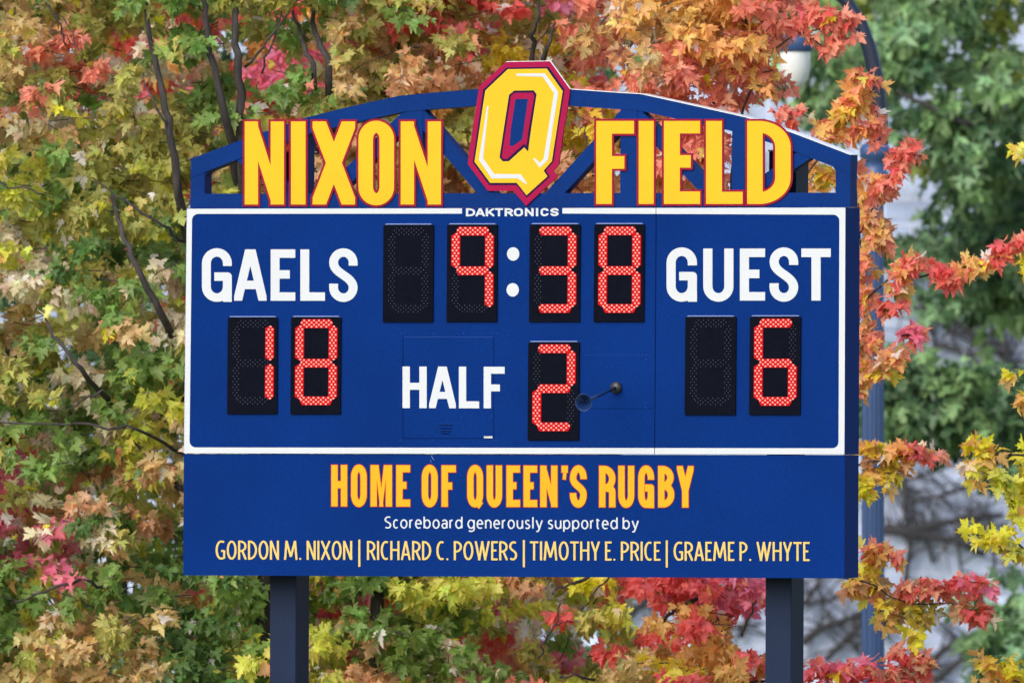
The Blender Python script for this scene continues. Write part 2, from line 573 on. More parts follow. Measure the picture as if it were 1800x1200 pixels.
def rrect(x0, y0, x1, y1, r, sl=0.0, sr=0.0):
    pts = []
    for cx, cy, a in ((x1 - r, y0 + r, -90), (x1 - r, y1 - r, 0), (x0 + r, y1 - r, 90), (x0 + r, y0 + r, 180)):
        for i in range(7):
            t = math.radians(a + 15 * i)
            pts.append((cx + r * math.cos(t), cy + r * math.sin(t)))
    out = []
    for x, y in pts:
        f = (y - y0) / (y1 - y0)
        out.append((x + (sl if x < 900 else sr) * f, y + (.8 if x > 900 else -.6)))
    return out

# white border, open at the top where the maker's name stands
inner = rrect(337.6, 376.6, 1475.6, 786.6, 11, -4.6, -1.6)
tr_ = inner[0:7]; br_ = inner[7:14]; bl_ = inner[14:21]; tl_ = inner[21:28]
def top_out(x): return 366.6 + (364.6 - 366.6) * (x - 328) / (1486.4 - 328)
def top_in(x): return 376.0 + (375.0 - 376.0) * (x - 337) / 1138
border = ([(988.5, top_out(988.5) + .4), (1486.0, 365.0), (1484.2, 798.2), (323.4, 796.4), (328.4, 367.0), (812, top_out(812) + .4), (812, top_in(812))]
          + [(x, y) for x, y in reversed(tl_)] + [(x, y) for x, y in reversed(bl_)] + [(x, y) for x, y in reversed(br_)] + [(x, y) for x, y in reversed(tr_)]
          + [(988.5, top_in(988.5))])
slab('border_stripe', [border], -.003, .001, M_WHITE, cab)
slab('panel_seam', [[(1152.6, 365.6), (1153.5, 365.6), (1150.9, 798), (1150.0, 798)]], -.004, .001, M_SEAM, cab)

# maker's lettering
b = MB()
base = linear(819, 380.4, 982, 380.0)
for ch, xa, xb in (('D', 819, 835.2), ('A', 836, 852), ('K', 853.8, 868.8), ('T', 870, 884.2), ('R', 887, 901.8), ('O', 903.4, 919.2),
                   ('N', 922.7, 938), ('I', 942, 945.9), ('C', 950.2, 964.3), ('S', 967.4, 982)):
    put_glyph(b, ch, xa, xb, base, 14.2, 3.9, 3.2, -.003, .001, ry=3.2 if ch in 'OCS' else 4.2)
b.build('maker_lettering', M_WHITE, cab)

# word lettering
def word(name, letters, base, h, tx, ty, mat, parent, k0=-.003, k1=.001, st='grot', over=0, ryf=.62, border=None, tops=()):
    b = MB(); bb = MB()
    for ch, xa, xb in letters:
        rnd = ch in 'GSOUQC'
        W = xb - xa - tx
        ry = min(W * ryf, (h - ty) * .5)
        hh, bs = h, base
        if rnd and over:
            if ch == 'U':
                hh = h + over; bs = lambda x, base=base: base(x) + over
            else:
                hh = h + 2 * over; bs = lambda x, base=base: base(x) + over
        t_x = tx
        if ch in 'IL|' and (xb - xa) < tx * 1.3: t_x = xb - xa
        put_glyph(b, ch, xa, xb, bs, hh, t_x, ty, k0, k1, ry=ry, st=st)
        if border:
            put_glyph(bb, ch, xa, xb, bs, hh, t_x, ty, k0 + .001, k1, ry=ry, st=st, grow=border[0])
    o = b.build(name, mat, parent)
    if border:
        bb.build('letter_outline', border[1], o)
    return o

word('team_lettering', (('G', 355, 407.4), ('A', 411.6, 468.4), ('E', 475.8, 519), ('L', 528, 571.2), ('S', 578.6, 628.5)), linear(355, 528.4, 630, 528.6), 90.2, 15.5, 14.8, M_WHITE, cab, over=2.0, ryf=.52)
word('team_lettering', (('G', 1171.6, 1225), ('U', 1236.2, 1289.2), ('E', 1300.5, 1344.8), ('S', 1352.7, 1403), ('T', 1408.6, 1460.2)), linear(1171, 528.2, 1460, 528.2), 91.4, 16.0, 15.0, M_WHITE, cab, over=2.0, ryf=.52)
word('period_lettering', (('H', 707.6, 750), ('A', 754.2, 801.2), ('L', 806.6, 842.2), ('F', 850.2, 887)), linear(707, 716.9, 887, 717.4), 73, 12.8, 12.2, M_WHITE, cab)

# colon
for cx, cy in ((902, 446.4), (901.2, 509.4)):
    slab('colon_dot', [[(cx + 10.8 * math.cos(i * math.pi / 18), cy + 11.8 * math.sin(i * math.pi / 18)) for i in range(36)]], -.003, .001, M_WHITE, cab)

# slogan and supporters
sl = (('H', 582.5, 610.2), ('O', 617.2, 644.6), ('M', 651.4, 689), ('E', 696.6, 720.8), ('O', 741.6, 769.2), ('F', 776.2, 801.2),
      ('Q', 821.4, 849), ('U', 855.6, 882.4), ('E', 890.4, 914), ('E', 920.4, 944.2), ('N', 949.8, 979.8), ("'", 986.0, 998.0), ('S', 1002, 1031.2),
      ('R', 1053.2, 1081.7), ('U', 1087, 1114.8), ('G', 1122, 1149.6), ('B', 1157, 1185.2), ('Y', 1190.2, 1219))
word('slogan_lettering', sl, linear(582, 889.4, 1219, 891.4), 72.6, 10.9, 12.2, M_GOLD, spo, k0=-.002, k1=.003, st='fat', over=.9, ryf=.95, border=(1.15, M_RED))
b = MB()
text_line(b, 'Scoreboard generously supported by', 676, 1123, linear(676, 928.4, 1123, 930), 21.6, 2.55, 2.3, -.001, .003, LOWW, 2.9, 8.4)
b.build('supporter_lettering', M_WHITE, spo)
b = MB()
bl = linear(379, 982.8, 1423, 985.4)
for t, xa, xb in (('GORDON M. NIXON', 379, 619), ('RICHARD C. POWERS', 645, 909), ('TIMOTHY E. PRICE', 931.4, 1161), ('GRAEME P. WHYTE', 1184, 1423)):
    text_line(b, t, xa, xb, bl, 33.4, 3.6, 3.3, -.001, .003, HUMW, 2.7, 9.2)
for x in (631.6, 920.8, 1172):
    b.slab([rect(x - 1.7, bl(x) - 35.6, x + 1.7, bl(x) + 12)], -.001, .003)
b.build('donor_lettering', M_PALE, spo)
# faint scratch on the sponsor panel
b = MB()
b.slab([[(757.6, 801), (758.4, 800.6), (763, 808), (762.0, 808.2)]], -.0002, .003)
b.slab([[(755.6, 808), (756.2, 807.6), (758.6, 812), (758.0, 812.2)]], -.0002, .003)
b.build('scratch', M_LIT_EDGE_SCRATCH, spo)

# access panel lines, seams, screws, vent, label plate
b = MB()
b.slab([rect(709, 591.6, 867, 593.0)], -.0015, .001)
b.build('access_panel_lip', M_LINE, cab)
b = MB()
b.slab([rect(707.6, 591.4, 708.8, 770)], -.0015, .001)
b.slab([rect(709, 769.6, 866, 770.6)], -.0015, .001)
b.slab([rect(867.4, 593.4, 868.2, 770)], -.0015, .001)
b.build('access_panel_gap', M_SEAM, cab)
slab('access_panel_gap', [rect(1027, 717.4, 1148, 718.1)], -.0015, .001, M_SEAM, cab)
slab('access_panel_lip', [rect(1028, 623.4, 1147, 624.0)], -.0015, .001, M_LINE, cab)
for x, y in ((705, 586), (712, 586), (763, 586), (815, 586), (866, 586), (873, 586), (703.6, 648), (703, 711), (703, 773), (761.4, 773), (811, 733), (864, 731),
             (866, 773.4), (872, 773.4), (1029, 623.6), (1136, 623.4), (1135, 632), (1135, 709), (1134, 716)):
    slab('screw', [[(x + 1.0 * math.cos(i * math.pi / 3), y + 1.0 * math.sin(i * math.pi / 3)) for i in range(6)]], -.004, .001, M_SCREW, cab)
b = MB()
for i, y in enumerate((745.6, 752.0, 756.5, 761)):
    b.slab([rect(772 + i * 1.5, y, 795 - i * 1.5, y + 1.6)], -.0035, .001)
b.build('vent', M_SEAM, cab)
b = MB()
for i, y in enumerate((744.6, 755.6)):
    b.slab([rect(772, y, 795, y + .8)], -.005, .001)
b.build('vent_lip', M_LINE, cab)
slab('label_plate', [rect(850.5, 766.4, 865.4, 769.8)], -.002, .001, paint('grey_label', (.42, .45, .44), .4, .3, 40), cab)

# seven segment digits
SEGS = {'0': 'abcdef', '1': 'bc', '2': 'abdeg', '3': 'abcdg', '6': 'acdefg', '8': 'abcdefg', '9': 'abcfg', ' ': ''}
HOR = {'a': .063, 'g': .472, 'd': .862}
VER = {'f': (.173, .093, .432), 'b': (.842, .093, .432), 'e': (.173, .492, .836), 'c': (.842, .492, .836)}
def digit(x0, y0, x1, y1, ch):
    w, h = x1 - x0, y1 - y0
    sh = -1.3 / 170
    def q(u, v): return (x0 + u * w + sh * v * h, y0 + v * h)
    dg = slab('digit', [[q(0, 0), q(1, 0), q(1, 1), q(0, 1)]], -.014, .001, M_PANEL)
    slab('lit_top_edge', [[(x0 + w * .055, y0 - 3.0), (x0 + w * .945, y0 - 3.0), (x0 + w * .965, y0 - 1.2), (x0 + w * .03, y0 - 1.2)]], -.016, .001, M_LIT_EDGE_SCRATCH, dg)  # lit top edge of the panel, painted as a lighter strip
    for s in 'abcdefg':
        on = s in SEGS[ch]
        dots = []
        if s in HOR:
            v = HOR[s]; dv = .0215
            for row, (n_, u0) in enumerate(((6, .262), (7, .213), (6, .262), (5, .311))):
                for i in range(n_): dots.append((u0 + i * .0985, v + (row - 1.5) * dv))
            e = .013; dv *= 1.5
            out = [(.185, v), (.23, v - dv - e), (.79, v - dv - e), (.835, v), (.79, v + dv + e), (.23, v + dv + e)]
        else:
            u, va, vb = VER[s]; du = .0365
            st = (vb - va) / 6
            for col, (n_, o_) in enumerate(((5, 1), (6, .5), (7, 0), (6, .5))):
                for i in range(n_): dots.append((u + (col - 1.6) * du, va + (i + o_) * st))
            e = .027; du = .060
            out = [(u, va - .013), (u + du + e, va + .016), (u + du + e, vb - .016), (u, vb + .013), (u - du - e, vb - .016), (u - du - e, va + .016)]
        r = 1.6 if on else .8
        b = MB()
        k = -.022 if on else -.018
        for u, v in dots:
            cx, cy = q(u, v)
            b.slab([[(cx + r * math.cos(i * math.pi / 5), cy + r * math.sin(i * math.pi / 5)) for i in range(10)]], k, -.013)
        if on:
            c_ = b.build('lit_segment', M_LED, dg)
            slab('lens', [[q(u, v) for u, v in out]], -.019, -.013, M_SEG, dg)  # added plate: the red halo of the lit dots built as a glowing shape
        else:
            b.build('unlit_segment', M_OFF, dg)
for a in ((674, 396, 762, 566, ' '), (786, 395.6, 874.4, 565.6, '9'), (931, 395.2, 1020, 565.6, '3'), (1044.6, 395, 1133, 565.6, '8'),
          (400.4, 558.4, 488, 727.4, '1'), (511.6, 558, 599.4, 727.6, '8'), (928.6, 602, 1018.4, 773.4, '2'),
          (1204.6, 557.4, 1293.8, 729, ' '), (1318, 557, 1407.6, 728.8, '6')):
    digit(*a)

# horn on a stalk
b = MB()
mnt = S(1083.5, 681, -.005)
b.lathe(mnt - BACK * 0, -BACK, ((.0, .03), (.042, .03), (.047, .0)), 20)
mount = b.build('horn', M_BLACK, BOARD, True)
tip = S(1028, 705.5, -.56)
b = MB()
b.tube([mnt - BACK * .02, mnt.lerp(tip, .35), tip + (mnt - tip).normalized() * .03], [.013, .013, .013], 10)
b.build('stalk', M_HORN, mount, True)
ax = (Vector((-.20, -1, -.06))).normalized()
b = MB()
b.lathe(S(1026, 707, -.62) - ax * .13, ax, ((.014, 0), (.02, .04), (.032, .085), (.055, .12), (.066, .132), (.0665, .135), (.064, .134), (.053, .117), (.029, .083), (.016, .04), (0, .03)), 28)
b.build('bell', M_HORN, mount, True)

# ------------------------------------------------------------------ arched truss
TF, TB = .09, .235
chord_top = [(335.5, 279), (428.5, 244.5), (534, 208), (602, 190.6), (702, 168.5), (760, 163), (838, 157.2), (1001, 157.2), (1086, 163.2), (1126, 165.6), (1224, 187), (1310.5, 206.5), (1391, 233), (1495, 272.6)]
def off(pts, d):
    out = []
    for i, p in enumerate(pts):
        a = pts[max(i - 1, 0)]; c = pts[min(i + 1, len(pts) - 1)]
        dx, dy = c[0] - a[0], c[1] - a[1]
        L = math.hypot(dx, dy)
        out.append((p[0] - dy / L * d, p[1] + dx / L * d))
    return out
low = off(chord_top, 29)
low[0] = (336, 312); low[-1] = (1494.5, 305)
tru = empty('arched_truss', BOARD.location, '', '')
for kx in ('label', 'category'):
    if kx in tru: del tru[kx]
bpy.data.objects.remove(tru)
b = MB(); b.slab([chord_top + list(reversed(low))], TF, TB)
tru = b.build('arched_truss', M_TRUSS, BOARD)
b = MB(); b.slab([[(335, 340.6), (1494.6, 338.6), (1494.8, 364.2), (334.4, 366.2)]], TF, TB); b.build('bottom_rail', M_TRUSS, tru)
def member(name, pts, kf=TF + .004, kb=TB - .004):
    b = MB(); b.slab([pts], kf, kb); return b.build(name, M_TRUSS, tru)
member('end_post', [(335.8, 285), (359.5, 285), (359.5, 342), (335, 342)])
member('end_post', [(1469, 282), (1494.4, 278), (1494.5, 340), (1469, 340)])
for xa, xb, y in ((519, 541, 224), (715, 743, 188), (1091, 1120, 186), (1287, 1310, 216)):
    member('upright', [(xa, y), (xb, y), (xb - 1, 342), (xa - 1, 342)])
def brace(a, b_, w):
    dx, dy = b_[0] - a[0], b_[1] - a[1]; L = math.hypot(dx, dy)
    nx, ny = -dy / L * w / 2, dx / L * w / 2
    member('brace', [(a[0] + nx, a[1] + ny), (b_[0] + nx, b_[1] + ny), (b_[0] - nx, b_[1] - ny), (a[0] - nx, a[1] - ny)], TF + .008, TB - .03)
brace((726, 190), (866, 352), 25); brace((732, 190), (575, 345), 25)
brace((1112, 190), (964, 352), 25); brace((1104, 188), (1262, 352), 25)
brace((415, 268), (525, 348), 22); brace((1420, 268), (1300, 348), 22)
# gussets at the ends
member('gusset', [(359, 285), (400, 278), (372, 296), (359, 310)], TF + .012, TB - .02)
member('gusset', [(1469, 284), (1430, 278), (1458, 283), (1469, 300)], TF + .012, TB - .02)
# added strip: sky reflection on the sloping top built as a pale shape
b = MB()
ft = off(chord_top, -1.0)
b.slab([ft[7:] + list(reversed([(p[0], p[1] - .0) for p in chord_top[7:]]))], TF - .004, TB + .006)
b.build('sky_sheen', M_CAP_SHEEN, tru)

# raised letters NIXON FIELD
def raised(ch, xa, xb, xa2, xb2, ytop, ybot, tx, ty, ry=None):
    h = ybot - ytop
    f = MB(); g = MB()
    base = lambda x: ybot
    kw = dict(ry=ry, st='fat')
    put_glyph(g, ch, xa, xb, base, h, tx, ty, .081, .0895, grow=3.6, **kw)
    o = g.build('raised_letter', M_MAR2, BOARD)
    put_glyph(f, ch, xa, xb, base, h, tx, ty, .0785, .0815, **kw)
    f.build('letter_face', M_YEL, o)
for ch, xa, xb, tx, ty, ry in (('N', 430.2, 499.2, 23.4, 21, None), ('I', 511.4, 537.2, 25.6, 21, None), ('X', 549.5, 624.2, 27, 21, None), ('O', 630, 692.7, 25.6, 21, 22), ('N', 704.4, 775.2, 23.4, 21, None)):
    e = 1.2 if ch == 'O' else 0
    raised(ch, xa, xb, xa, xb, 213.6 - e, 359.6 + e * 1.2, tx, ty, ry)
for ch, xa, xb, tx, ty, ry in (('F', 1048, 1114.4, 27.6, 22.4, None), ('I', 1122.6, 1149.2, 26.4, 21, None), ('E', 1167, 1230.6, 28, 22, None), ('L', 1241, 1305.4, 28, 21.4, None), ('D', 1313.4, 1389.8, 27.2, 20.6, 36)):
    raised(ch, xa, xb, xa, xb, 212.8, 358.6, tx, ty, ry)

# emblem
Q_OUT = [(889.3, 109.2), (966.8, 107.8), (1002, 157), (998.4, 187), (990.6, 230), (981.8, 290.5), (972.9, 300.4), (979.4, 310.8), (924.8, 362), (902.3, 335.6), (857.4, 335.6), (822.2, 288.5), (823.4, 276), (830.6, 227.8), (842.2, 152)]
Q_DARK = [(890.4, 119.2), (964, 117.9), (992.2, 157.4), (980.6, 230), (972.9, 284), (959.2, 299.8), (966.4, 310.4), (925.6, 347.4), (908.2, 325.3), (859.8, 325.3), (831.0, 285.6), (849.2, 157.9)]
Q_YEL = [(892.6, 122), (960.8, 120.9), (989, 160.7), (978.4, 230), (970, 283.6), (955.4, 300.2), (962.1, 310.2), (925.6, 343.2), (908.3, 321.5), (861.4, 321.5), (834.1, 284.2), (853, 159.6)]
Q_HOLE = [(894.7, 167.2), (903.4, 159.6), (938.1, 159), (943.3, 166), (933.2, 230), (928.3, 266.8), (921.3, 259.5), (894.2, 283.8), (883.4, 283.8), (878, 276.8), (885, 230)]
Q_MAR = [(898, 169.3), (904.6, 163.6), (936.6, 163.2), (939.2, 169.3), (928.8, 230), (925.6, 256), (920.7, 253.6), (891.5, 279.8), (885.2, 279.8), (881.9, 275.6), (888.8, 230)]
Q_BLUE = [(906.1, 174.2), (928.3, 174.2), (920.2, 230), (918, 245.2), (901.6, 257), (895.8, 256.5), (897.5, 230)]
em = slab('emblem', [Q_OUT], .0745, .0885, M_MAR)
slab('emblem_dark_band', [Q_DARK], .0722, .0755, M_DARK, em)  # printed dark band around the yellow
slab('emblem_face', [Q_YEL, Q_HOLE], .0688, .0727, M_YEL, em)
slab('emblem_inner_border', [Q_MAR, Q_BLUE], .0708, .0727, M_MAR, em)
slab('emblem_centre', [Q_BLUE], .0711, .0727, M_TRUSS, em)
slab('emblem_highlight', [[(907.0, 132.4), (908.2, 129.6), (957.4, 129.2), (981.6, 162.3), (970.6, 230), (963.4, 281), (948.9, 295), (936.8, 279), (940, 278), (948.9, 286.3), (955.6, 279.3), (963.4, 230), (973.8, 164.2), (953.8, 135.2), (940, 134.6), (908, 133.8)]], .0672, .0693, M_WHITE, em)
slab('emblem_highlight', [[(855.9, 187), (857.2, 185.8), (858.8, 187), (854.4, 230), (848.9, 278.7), (868.7, 305.8), (915.3, 306.4), (926.9, 323.2), (924.3, 323.6), (909.9, 313.6), (864.4, 314), (841.7, 280.9), (849.6, 230)]], .0672, .0693, M_WHITE, em)
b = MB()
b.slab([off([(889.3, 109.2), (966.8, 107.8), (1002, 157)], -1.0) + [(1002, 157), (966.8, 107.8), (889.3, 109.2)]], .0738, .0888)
b.build('emblem_edge', M_CAP_SHEEN, em)

# ------------------------------------------------------------------ ground
m, t, bsdf = base_mat('grass_ground')
N, L = t.nodes, t.links
no = N.new('ShaderNodeTexNoise'); no.inputs['Scale'].default_value = 1.5; no.inputs['Detail'].default_value = 8
cr = N.new('ShaderNodeValToRGB')
cr.color_ramp.elements[0].color = (.10, .13, .05, 1); cr.color_ramp.elements[1].color = (.20, .22, .10, 1)
L.new(no.outputs['Fac'], cr.inputs['Fac']); L.new(cr.outputs['Color'], bsdf.inputs['Base Color'])
bsdf.inputs['Roughness'].default_value = .9
g = obj('ground', [(-1500, -400, 0), (1500, -400, 0), (1500, 2500, 0), (-1500, 2500, 0)], [(0, 1, 2, 3)], m)
tag(g, 'flat grass ground under the scoreboard and trees', 'ground', kind='structure')

# ------------------------------------------------------------------ stone building behind
YW = D + 62
m, t, bsdf = base_mat('grey_rubble_stone')
N, L = t.nodes, t.links
co = N.new('ShaderNodeTexCoord')
mp = N.new('ShaderNodeMapping'); mp.inputs['Rotation'].default_value = (math.radians(90), 0, 0)
L.new(co.outputs['Object'], mp.inputs['Vector'])
br = N.new('ShaderNodeTexBrick')
br.inputs['Scale'].default_value = 1.0; br.inputs['Brick Width'].default_value = .62; br.inputs['Row Height'].default_value = .27
br.inputs['Mortar Size'].default_value = .012; br.inputs['Color1'].default_value = (.40, .47, .64, 1); br.inputs['Color2'].default_value = (.26, .32, .46, 1)
br.inputs['Mortar'].default_value = (.44, .50, .62, 1); br.inputs['Mortar Smooth'].default_value = .3
L.new(mp.outputs[0], br.inputs['Vector'])
no = N.new('ShaderNodeTexNoise'); no.inputs['Scale'].default_value = 2.4; no.inputs['Detail'].default_value = 8; no.inputs['Roughness'].default_value = .65
L.new(co.outputs['Object'], no.inputs['Vector'])
mr = N.new('ShaderNodeMapRange'); mr.inputs['From Min'].default_value = .3; mr.inputs['From Max'].default_value = .7; mr.inputs['To Min'].default_value = .62; mr.inputs['To Max'].default_value = 1.35
L.new(no.outputs['Fac'], mr.inputs['Value'])
vm = N.new('ShaderNodeVectorMath'); vm.operation = 'SCALE'
L.new(br.outputs['Color'], vm.inputs[0]); L.new(mr.outputs['Result'], vm.inputs['Scale'])
L.new(vm.outputs[0], bsdf.inputs['Base Color']); bsdf.inputs['Roughness'].default_value = .85
bp = N.new('ShaderNodeBump'); bp.inputs['Strength'].default_value = .8; bp.inputs['Distance'].default_value = .05
L.new(no.outputs['Fac'], bp.inputs['Height']); L.new(bp.outputs[0], bsdf.inputs['Normal'])
M_STONE = m
M_COPE = paint('pale_stone_coping', (.42, .44, .48), .8, .15, 3)
bld = empty('stone_building', (0, YW, 0), 'blue grey rubble stone building far behind the trees, blurred', 'building')
def box(b, x0, y0, z0, x1, y1, z1):
    v = [(x0, y0, z0), (x1, y0, z0), (x1, y1, z0), (x0, y1, z0), (x0, y0, z1), (x1, y0, z1), (x1, y1, z1), (x0, y1, z1)]
    b.add(v, [(0, 1, 5, 4), (1, 2, 6, 5), (2, 3, 7, 6), (3, 0, 4, 7), (4, 5, 6, 7), (3, 2, 1, 0)])
b = MB(); box(b, -26, YW, 0, 26, YW + 14, 13); b.build('wall', M_STONE, bld)
b = MB(); box(b, -26.2, YW - .2, 0, 26.2, YW - .003, .45); b.build('plinth', M_COPE, bld)
b = MB(); box(b, -26.3, YW - .3, 13.003, 26.3, YW + 14.3, 13.5); b.build('coping', M_COPE, bld)
b = MB(); b.add([(-26, YW, 13.503), (26, YW, 13.503), (26, YW + 14, 13.503), (-26, YW + 14, 13.503), (-22, YW + 7, 18), (22, YW + 7, 18)], [(0, 1, 5, 4), (1, 2, 5), (2, 3, 4, 5), (3, 0, 4)])
b.build('roof', paint('slate_roof', (.10, .11, .13), .7, .2, 4), bld)

# ------------------------------------------------------------------ bark and leaves
m, t, bsdf = base_mat('dark_maple_bark')
N, L = t.nodes, t.links
co = N.new('ShaderNodeTexCoord')
mp = N.new('ShaderNodeMapping'); mp.inputs['Scale'].default_value = (22, 22, 4)
L.new(co.outputs['Object'], mp.inputs['Vector'])
no = N.new('ShaderNodeTexNoise'); no.inputs['Scale'].default_value = 1; no.inputs['Detail'].default_value = 6
L.new(mp.outputs[0], no.inputs['Vector'])
cr = N.new('ShaderNodeValToRGB')
cr.color_ramp.elements[0].position = .3; cr.color_ramp.elements[0].color = (.012, .011, .013, 1)
cr.color_ramp.elements[1].position = .75; cr.color_ramp.elements[1].color = (.055, .048, .048, 1)
L.new(no.outputs['Fac'], cr.inputs['Fac']); L.new(cr.outputs['Color'], bsdf.inputs['Base Color'])
bsdf.inputs['Roughness'].default_value = .9
bp = N.new('ShaderNodeBump'); bp.inputs['Distance'].default_value = .01; bp.inputs['Strength'].default_value = .7
L.new(no.outputs['Fac'], bp.inputs['Height']); L.new(bp.outputs[0], bsdf.inputs['Normal'])
M_BARK = m

def leaf_material(name, trans=.58, rough=.45):
    m = bpy.data.materials.new(name); m.use_nodes = True
    t = m.node_tree; N, L = t.nodes, t.links
    b = N['Principled BSDF']; out = N['Material Output']
    at = N.new('ShaderNodeAttribute'); at.attribute_name = 'leaf_colour'
    L.new(at.outputs['Color'], b.inputs['Base Color'])
    b.inputs['Roughness'].default_value = rough
    b.inputs['Specular IOR Level'].default_value = .55
    tr = N.new('ShaderNodeBsdfTranslucent')
    L.new(at.outputs['Color'], tr.inputs['Color'])
    mx = N.new('ShaderNodeMixShader'); mx.inputs[0].default_value = trans
    L.new(b.outputs[0], mx.inputs[1]); L.new(tr.outputs[0], mx.inputs[2])
    L.new(mx.outputs[0], out.inputs[0])
    return m
M_LEAF = leaf_material('maple_leaves')

half = [(0, .04), (.10, -.01), (.32, -.12), (.22, .07), (.40, .12), (.60, .16), (.44, .24), (.66, .50), (.40, .42), (.36, .52), (.13, .37), (.24, .72), (.12, .70), (.10, .84), (0, 1.10)]
broad = [(0, .02), (.13, -.05), (.36, -.06), (.30, .07), (.44, .11), (.57, .15), (.50, .25), (.67, .45), (.46, .42), (.42, .51), (.20, .40), (.31, .72), (.18, .68), (.13, .83), (0, 1.06)]
LEAF_BROAD = broad + [(-x, y) for x, y in reversed(broad[1:-1])]
LEAF_FULL = half + [(-x, y) for x, y in reversed(half[1:-1])]
half2 = [(0, 0), (.34, -.08), (.22, .10), (.64, .45), (.14, .38), (.24, .72), (0, 1.08)]
LEAF_LOW = half2 + [(-x, y) for x, y in reversed(half2[1:-1])]

def unit(a):
    return a / np.maximum(np.linalg.norm(a, axis=1, keepdims=True), 1e-9)

def leaves(name, pos, axis, nrm, size, col, parent, template=LEAF_FULL, mat=None, twigs=None):
    T = np.array([(0, .30)] + template)
    nv = len(T); N_ = len(pos)
    axis = unit(axis)
    nrm = unit(nrm - axis * (nrm * axis).sum(1, keepdims=True))
    side = np.cross(axis, nrm)
    fold = rng.uniform(.05, .85, (N_, 1)); curl = rng.uniform(-.25, .75, (N_, 1)); tw = rng.normal(0, .3, (N_, 1))
    wid = rng.uniform(.72, 1.1, (N_, 1))
    if template is LEAF_FULL:
        B = np.array([(0, .30)] + LEAF_BROAD)
        u = rng.beta(.8, .8, (N_, 1, 1))
        TT = T[None] * (1 - u) + B[None] * u + rng.normal(0, .022, (N_, nv, 2))
    else:
        TT = T[None] + rng.normal(0, .03, (N_, nv, 2))
    lop = rng.normal(0, .16, (N_, 1))
    x = TT[..., 0] * wid * (1 + lop * np.sign(TT[..., 0])); y = TT[..., 1]
    z = fold * np.abs(x) - curl * (y - .2) ** 2 + tw * x * y * 2 + rng.normal(0, .025, (N_, nv))
    V = pos[:, None, :] + size[:, None, None] * (x[..., None] * side[:, None, :] + y[..., None] * axis[:, None, :] + z[..., None] * nrm[:, None, :])
    off_ = np.array(parent.location)
    V = (V - off_).reshape(-1, 3).astype(np.float32)
    k = nv - 1
    tri = np.array([(0, 1 + i, 1 + (i + 1) % k) for i in range(k)])
    Fc = (tri[None] + (np.arange(N_) * nv)[:, None, None]).reshape(-1)
    me = bpy.data.meshes.new(name)
    np_ = len(Fc) // 3
    ls, mi = np.arange(np_) * 3, np.zeros(np_, np.int32)
    nL = len(V)
    if twigs is not None and twigs.v:
        tv = np.array([tuple(q) for q in twigs.v]) - off_
        tf = np.array(twigs.f)
        ls = np.concatenate([ls, len(Fc) + np.arange(len(tf)) * 4])
        mi = np.concatenate([mi, np.ones(len(tf), np.int32)])
        Fc = np.concatenate([Fc, (tf + nL).reshape(-1)])
        V = np.concatenate([V, tv.astype(np.float32)])
    me.vertices.add(len(V)); me.vertices.foreach_set('co', V.reshape(-1))
    me.loops.add(len(Fc)); me.loops.foreach_set('vertex_index', Fc.astype(np.int32))
    me.polygons.add(len(ls))
    me.polygons.foreach_set('loop_start', ls.astype(np.int32))
    me.materials.append(mat or M_LEAF)
    me.materials.append(M_BARK)
    me.polygons.foreach_set('material_index', mi)
    me.update(calc_edges=True)
    at = me.color_attributes.new('leaf_colour', 'FLOAT_COLOR', 'POINT')
    # leaf margins turn before the middle does
    tipf = np.clip((np.abs(T[:, 0]) + np.maximum(T[:, 1] - .5, 0)) * 1.2, 0, 1)[None, :, None]
    marg = col * np.array([1.12, .90, .86]) 
    C = col[:, None, :] * (1 - tipf) + marg[:, None, :] * tipf
    C = C * (1 + rng.normal(0, .05, (N_, nv, 1)))
    C = np.clip(C, .003, .9)
    RGBA = np.concatenate([C, np.ones((N_, nv, 1))], 2).reshape(-1)
    RGBA = np.concatenate([RGBA, np.tile([.03, .03, .03, 1], len(V) - nL)]).astype(np.float32)
    at.data.foreach_set('color', RGBA)
    o = bpy.data.objects.new(name, me)
    return link(o, parent)

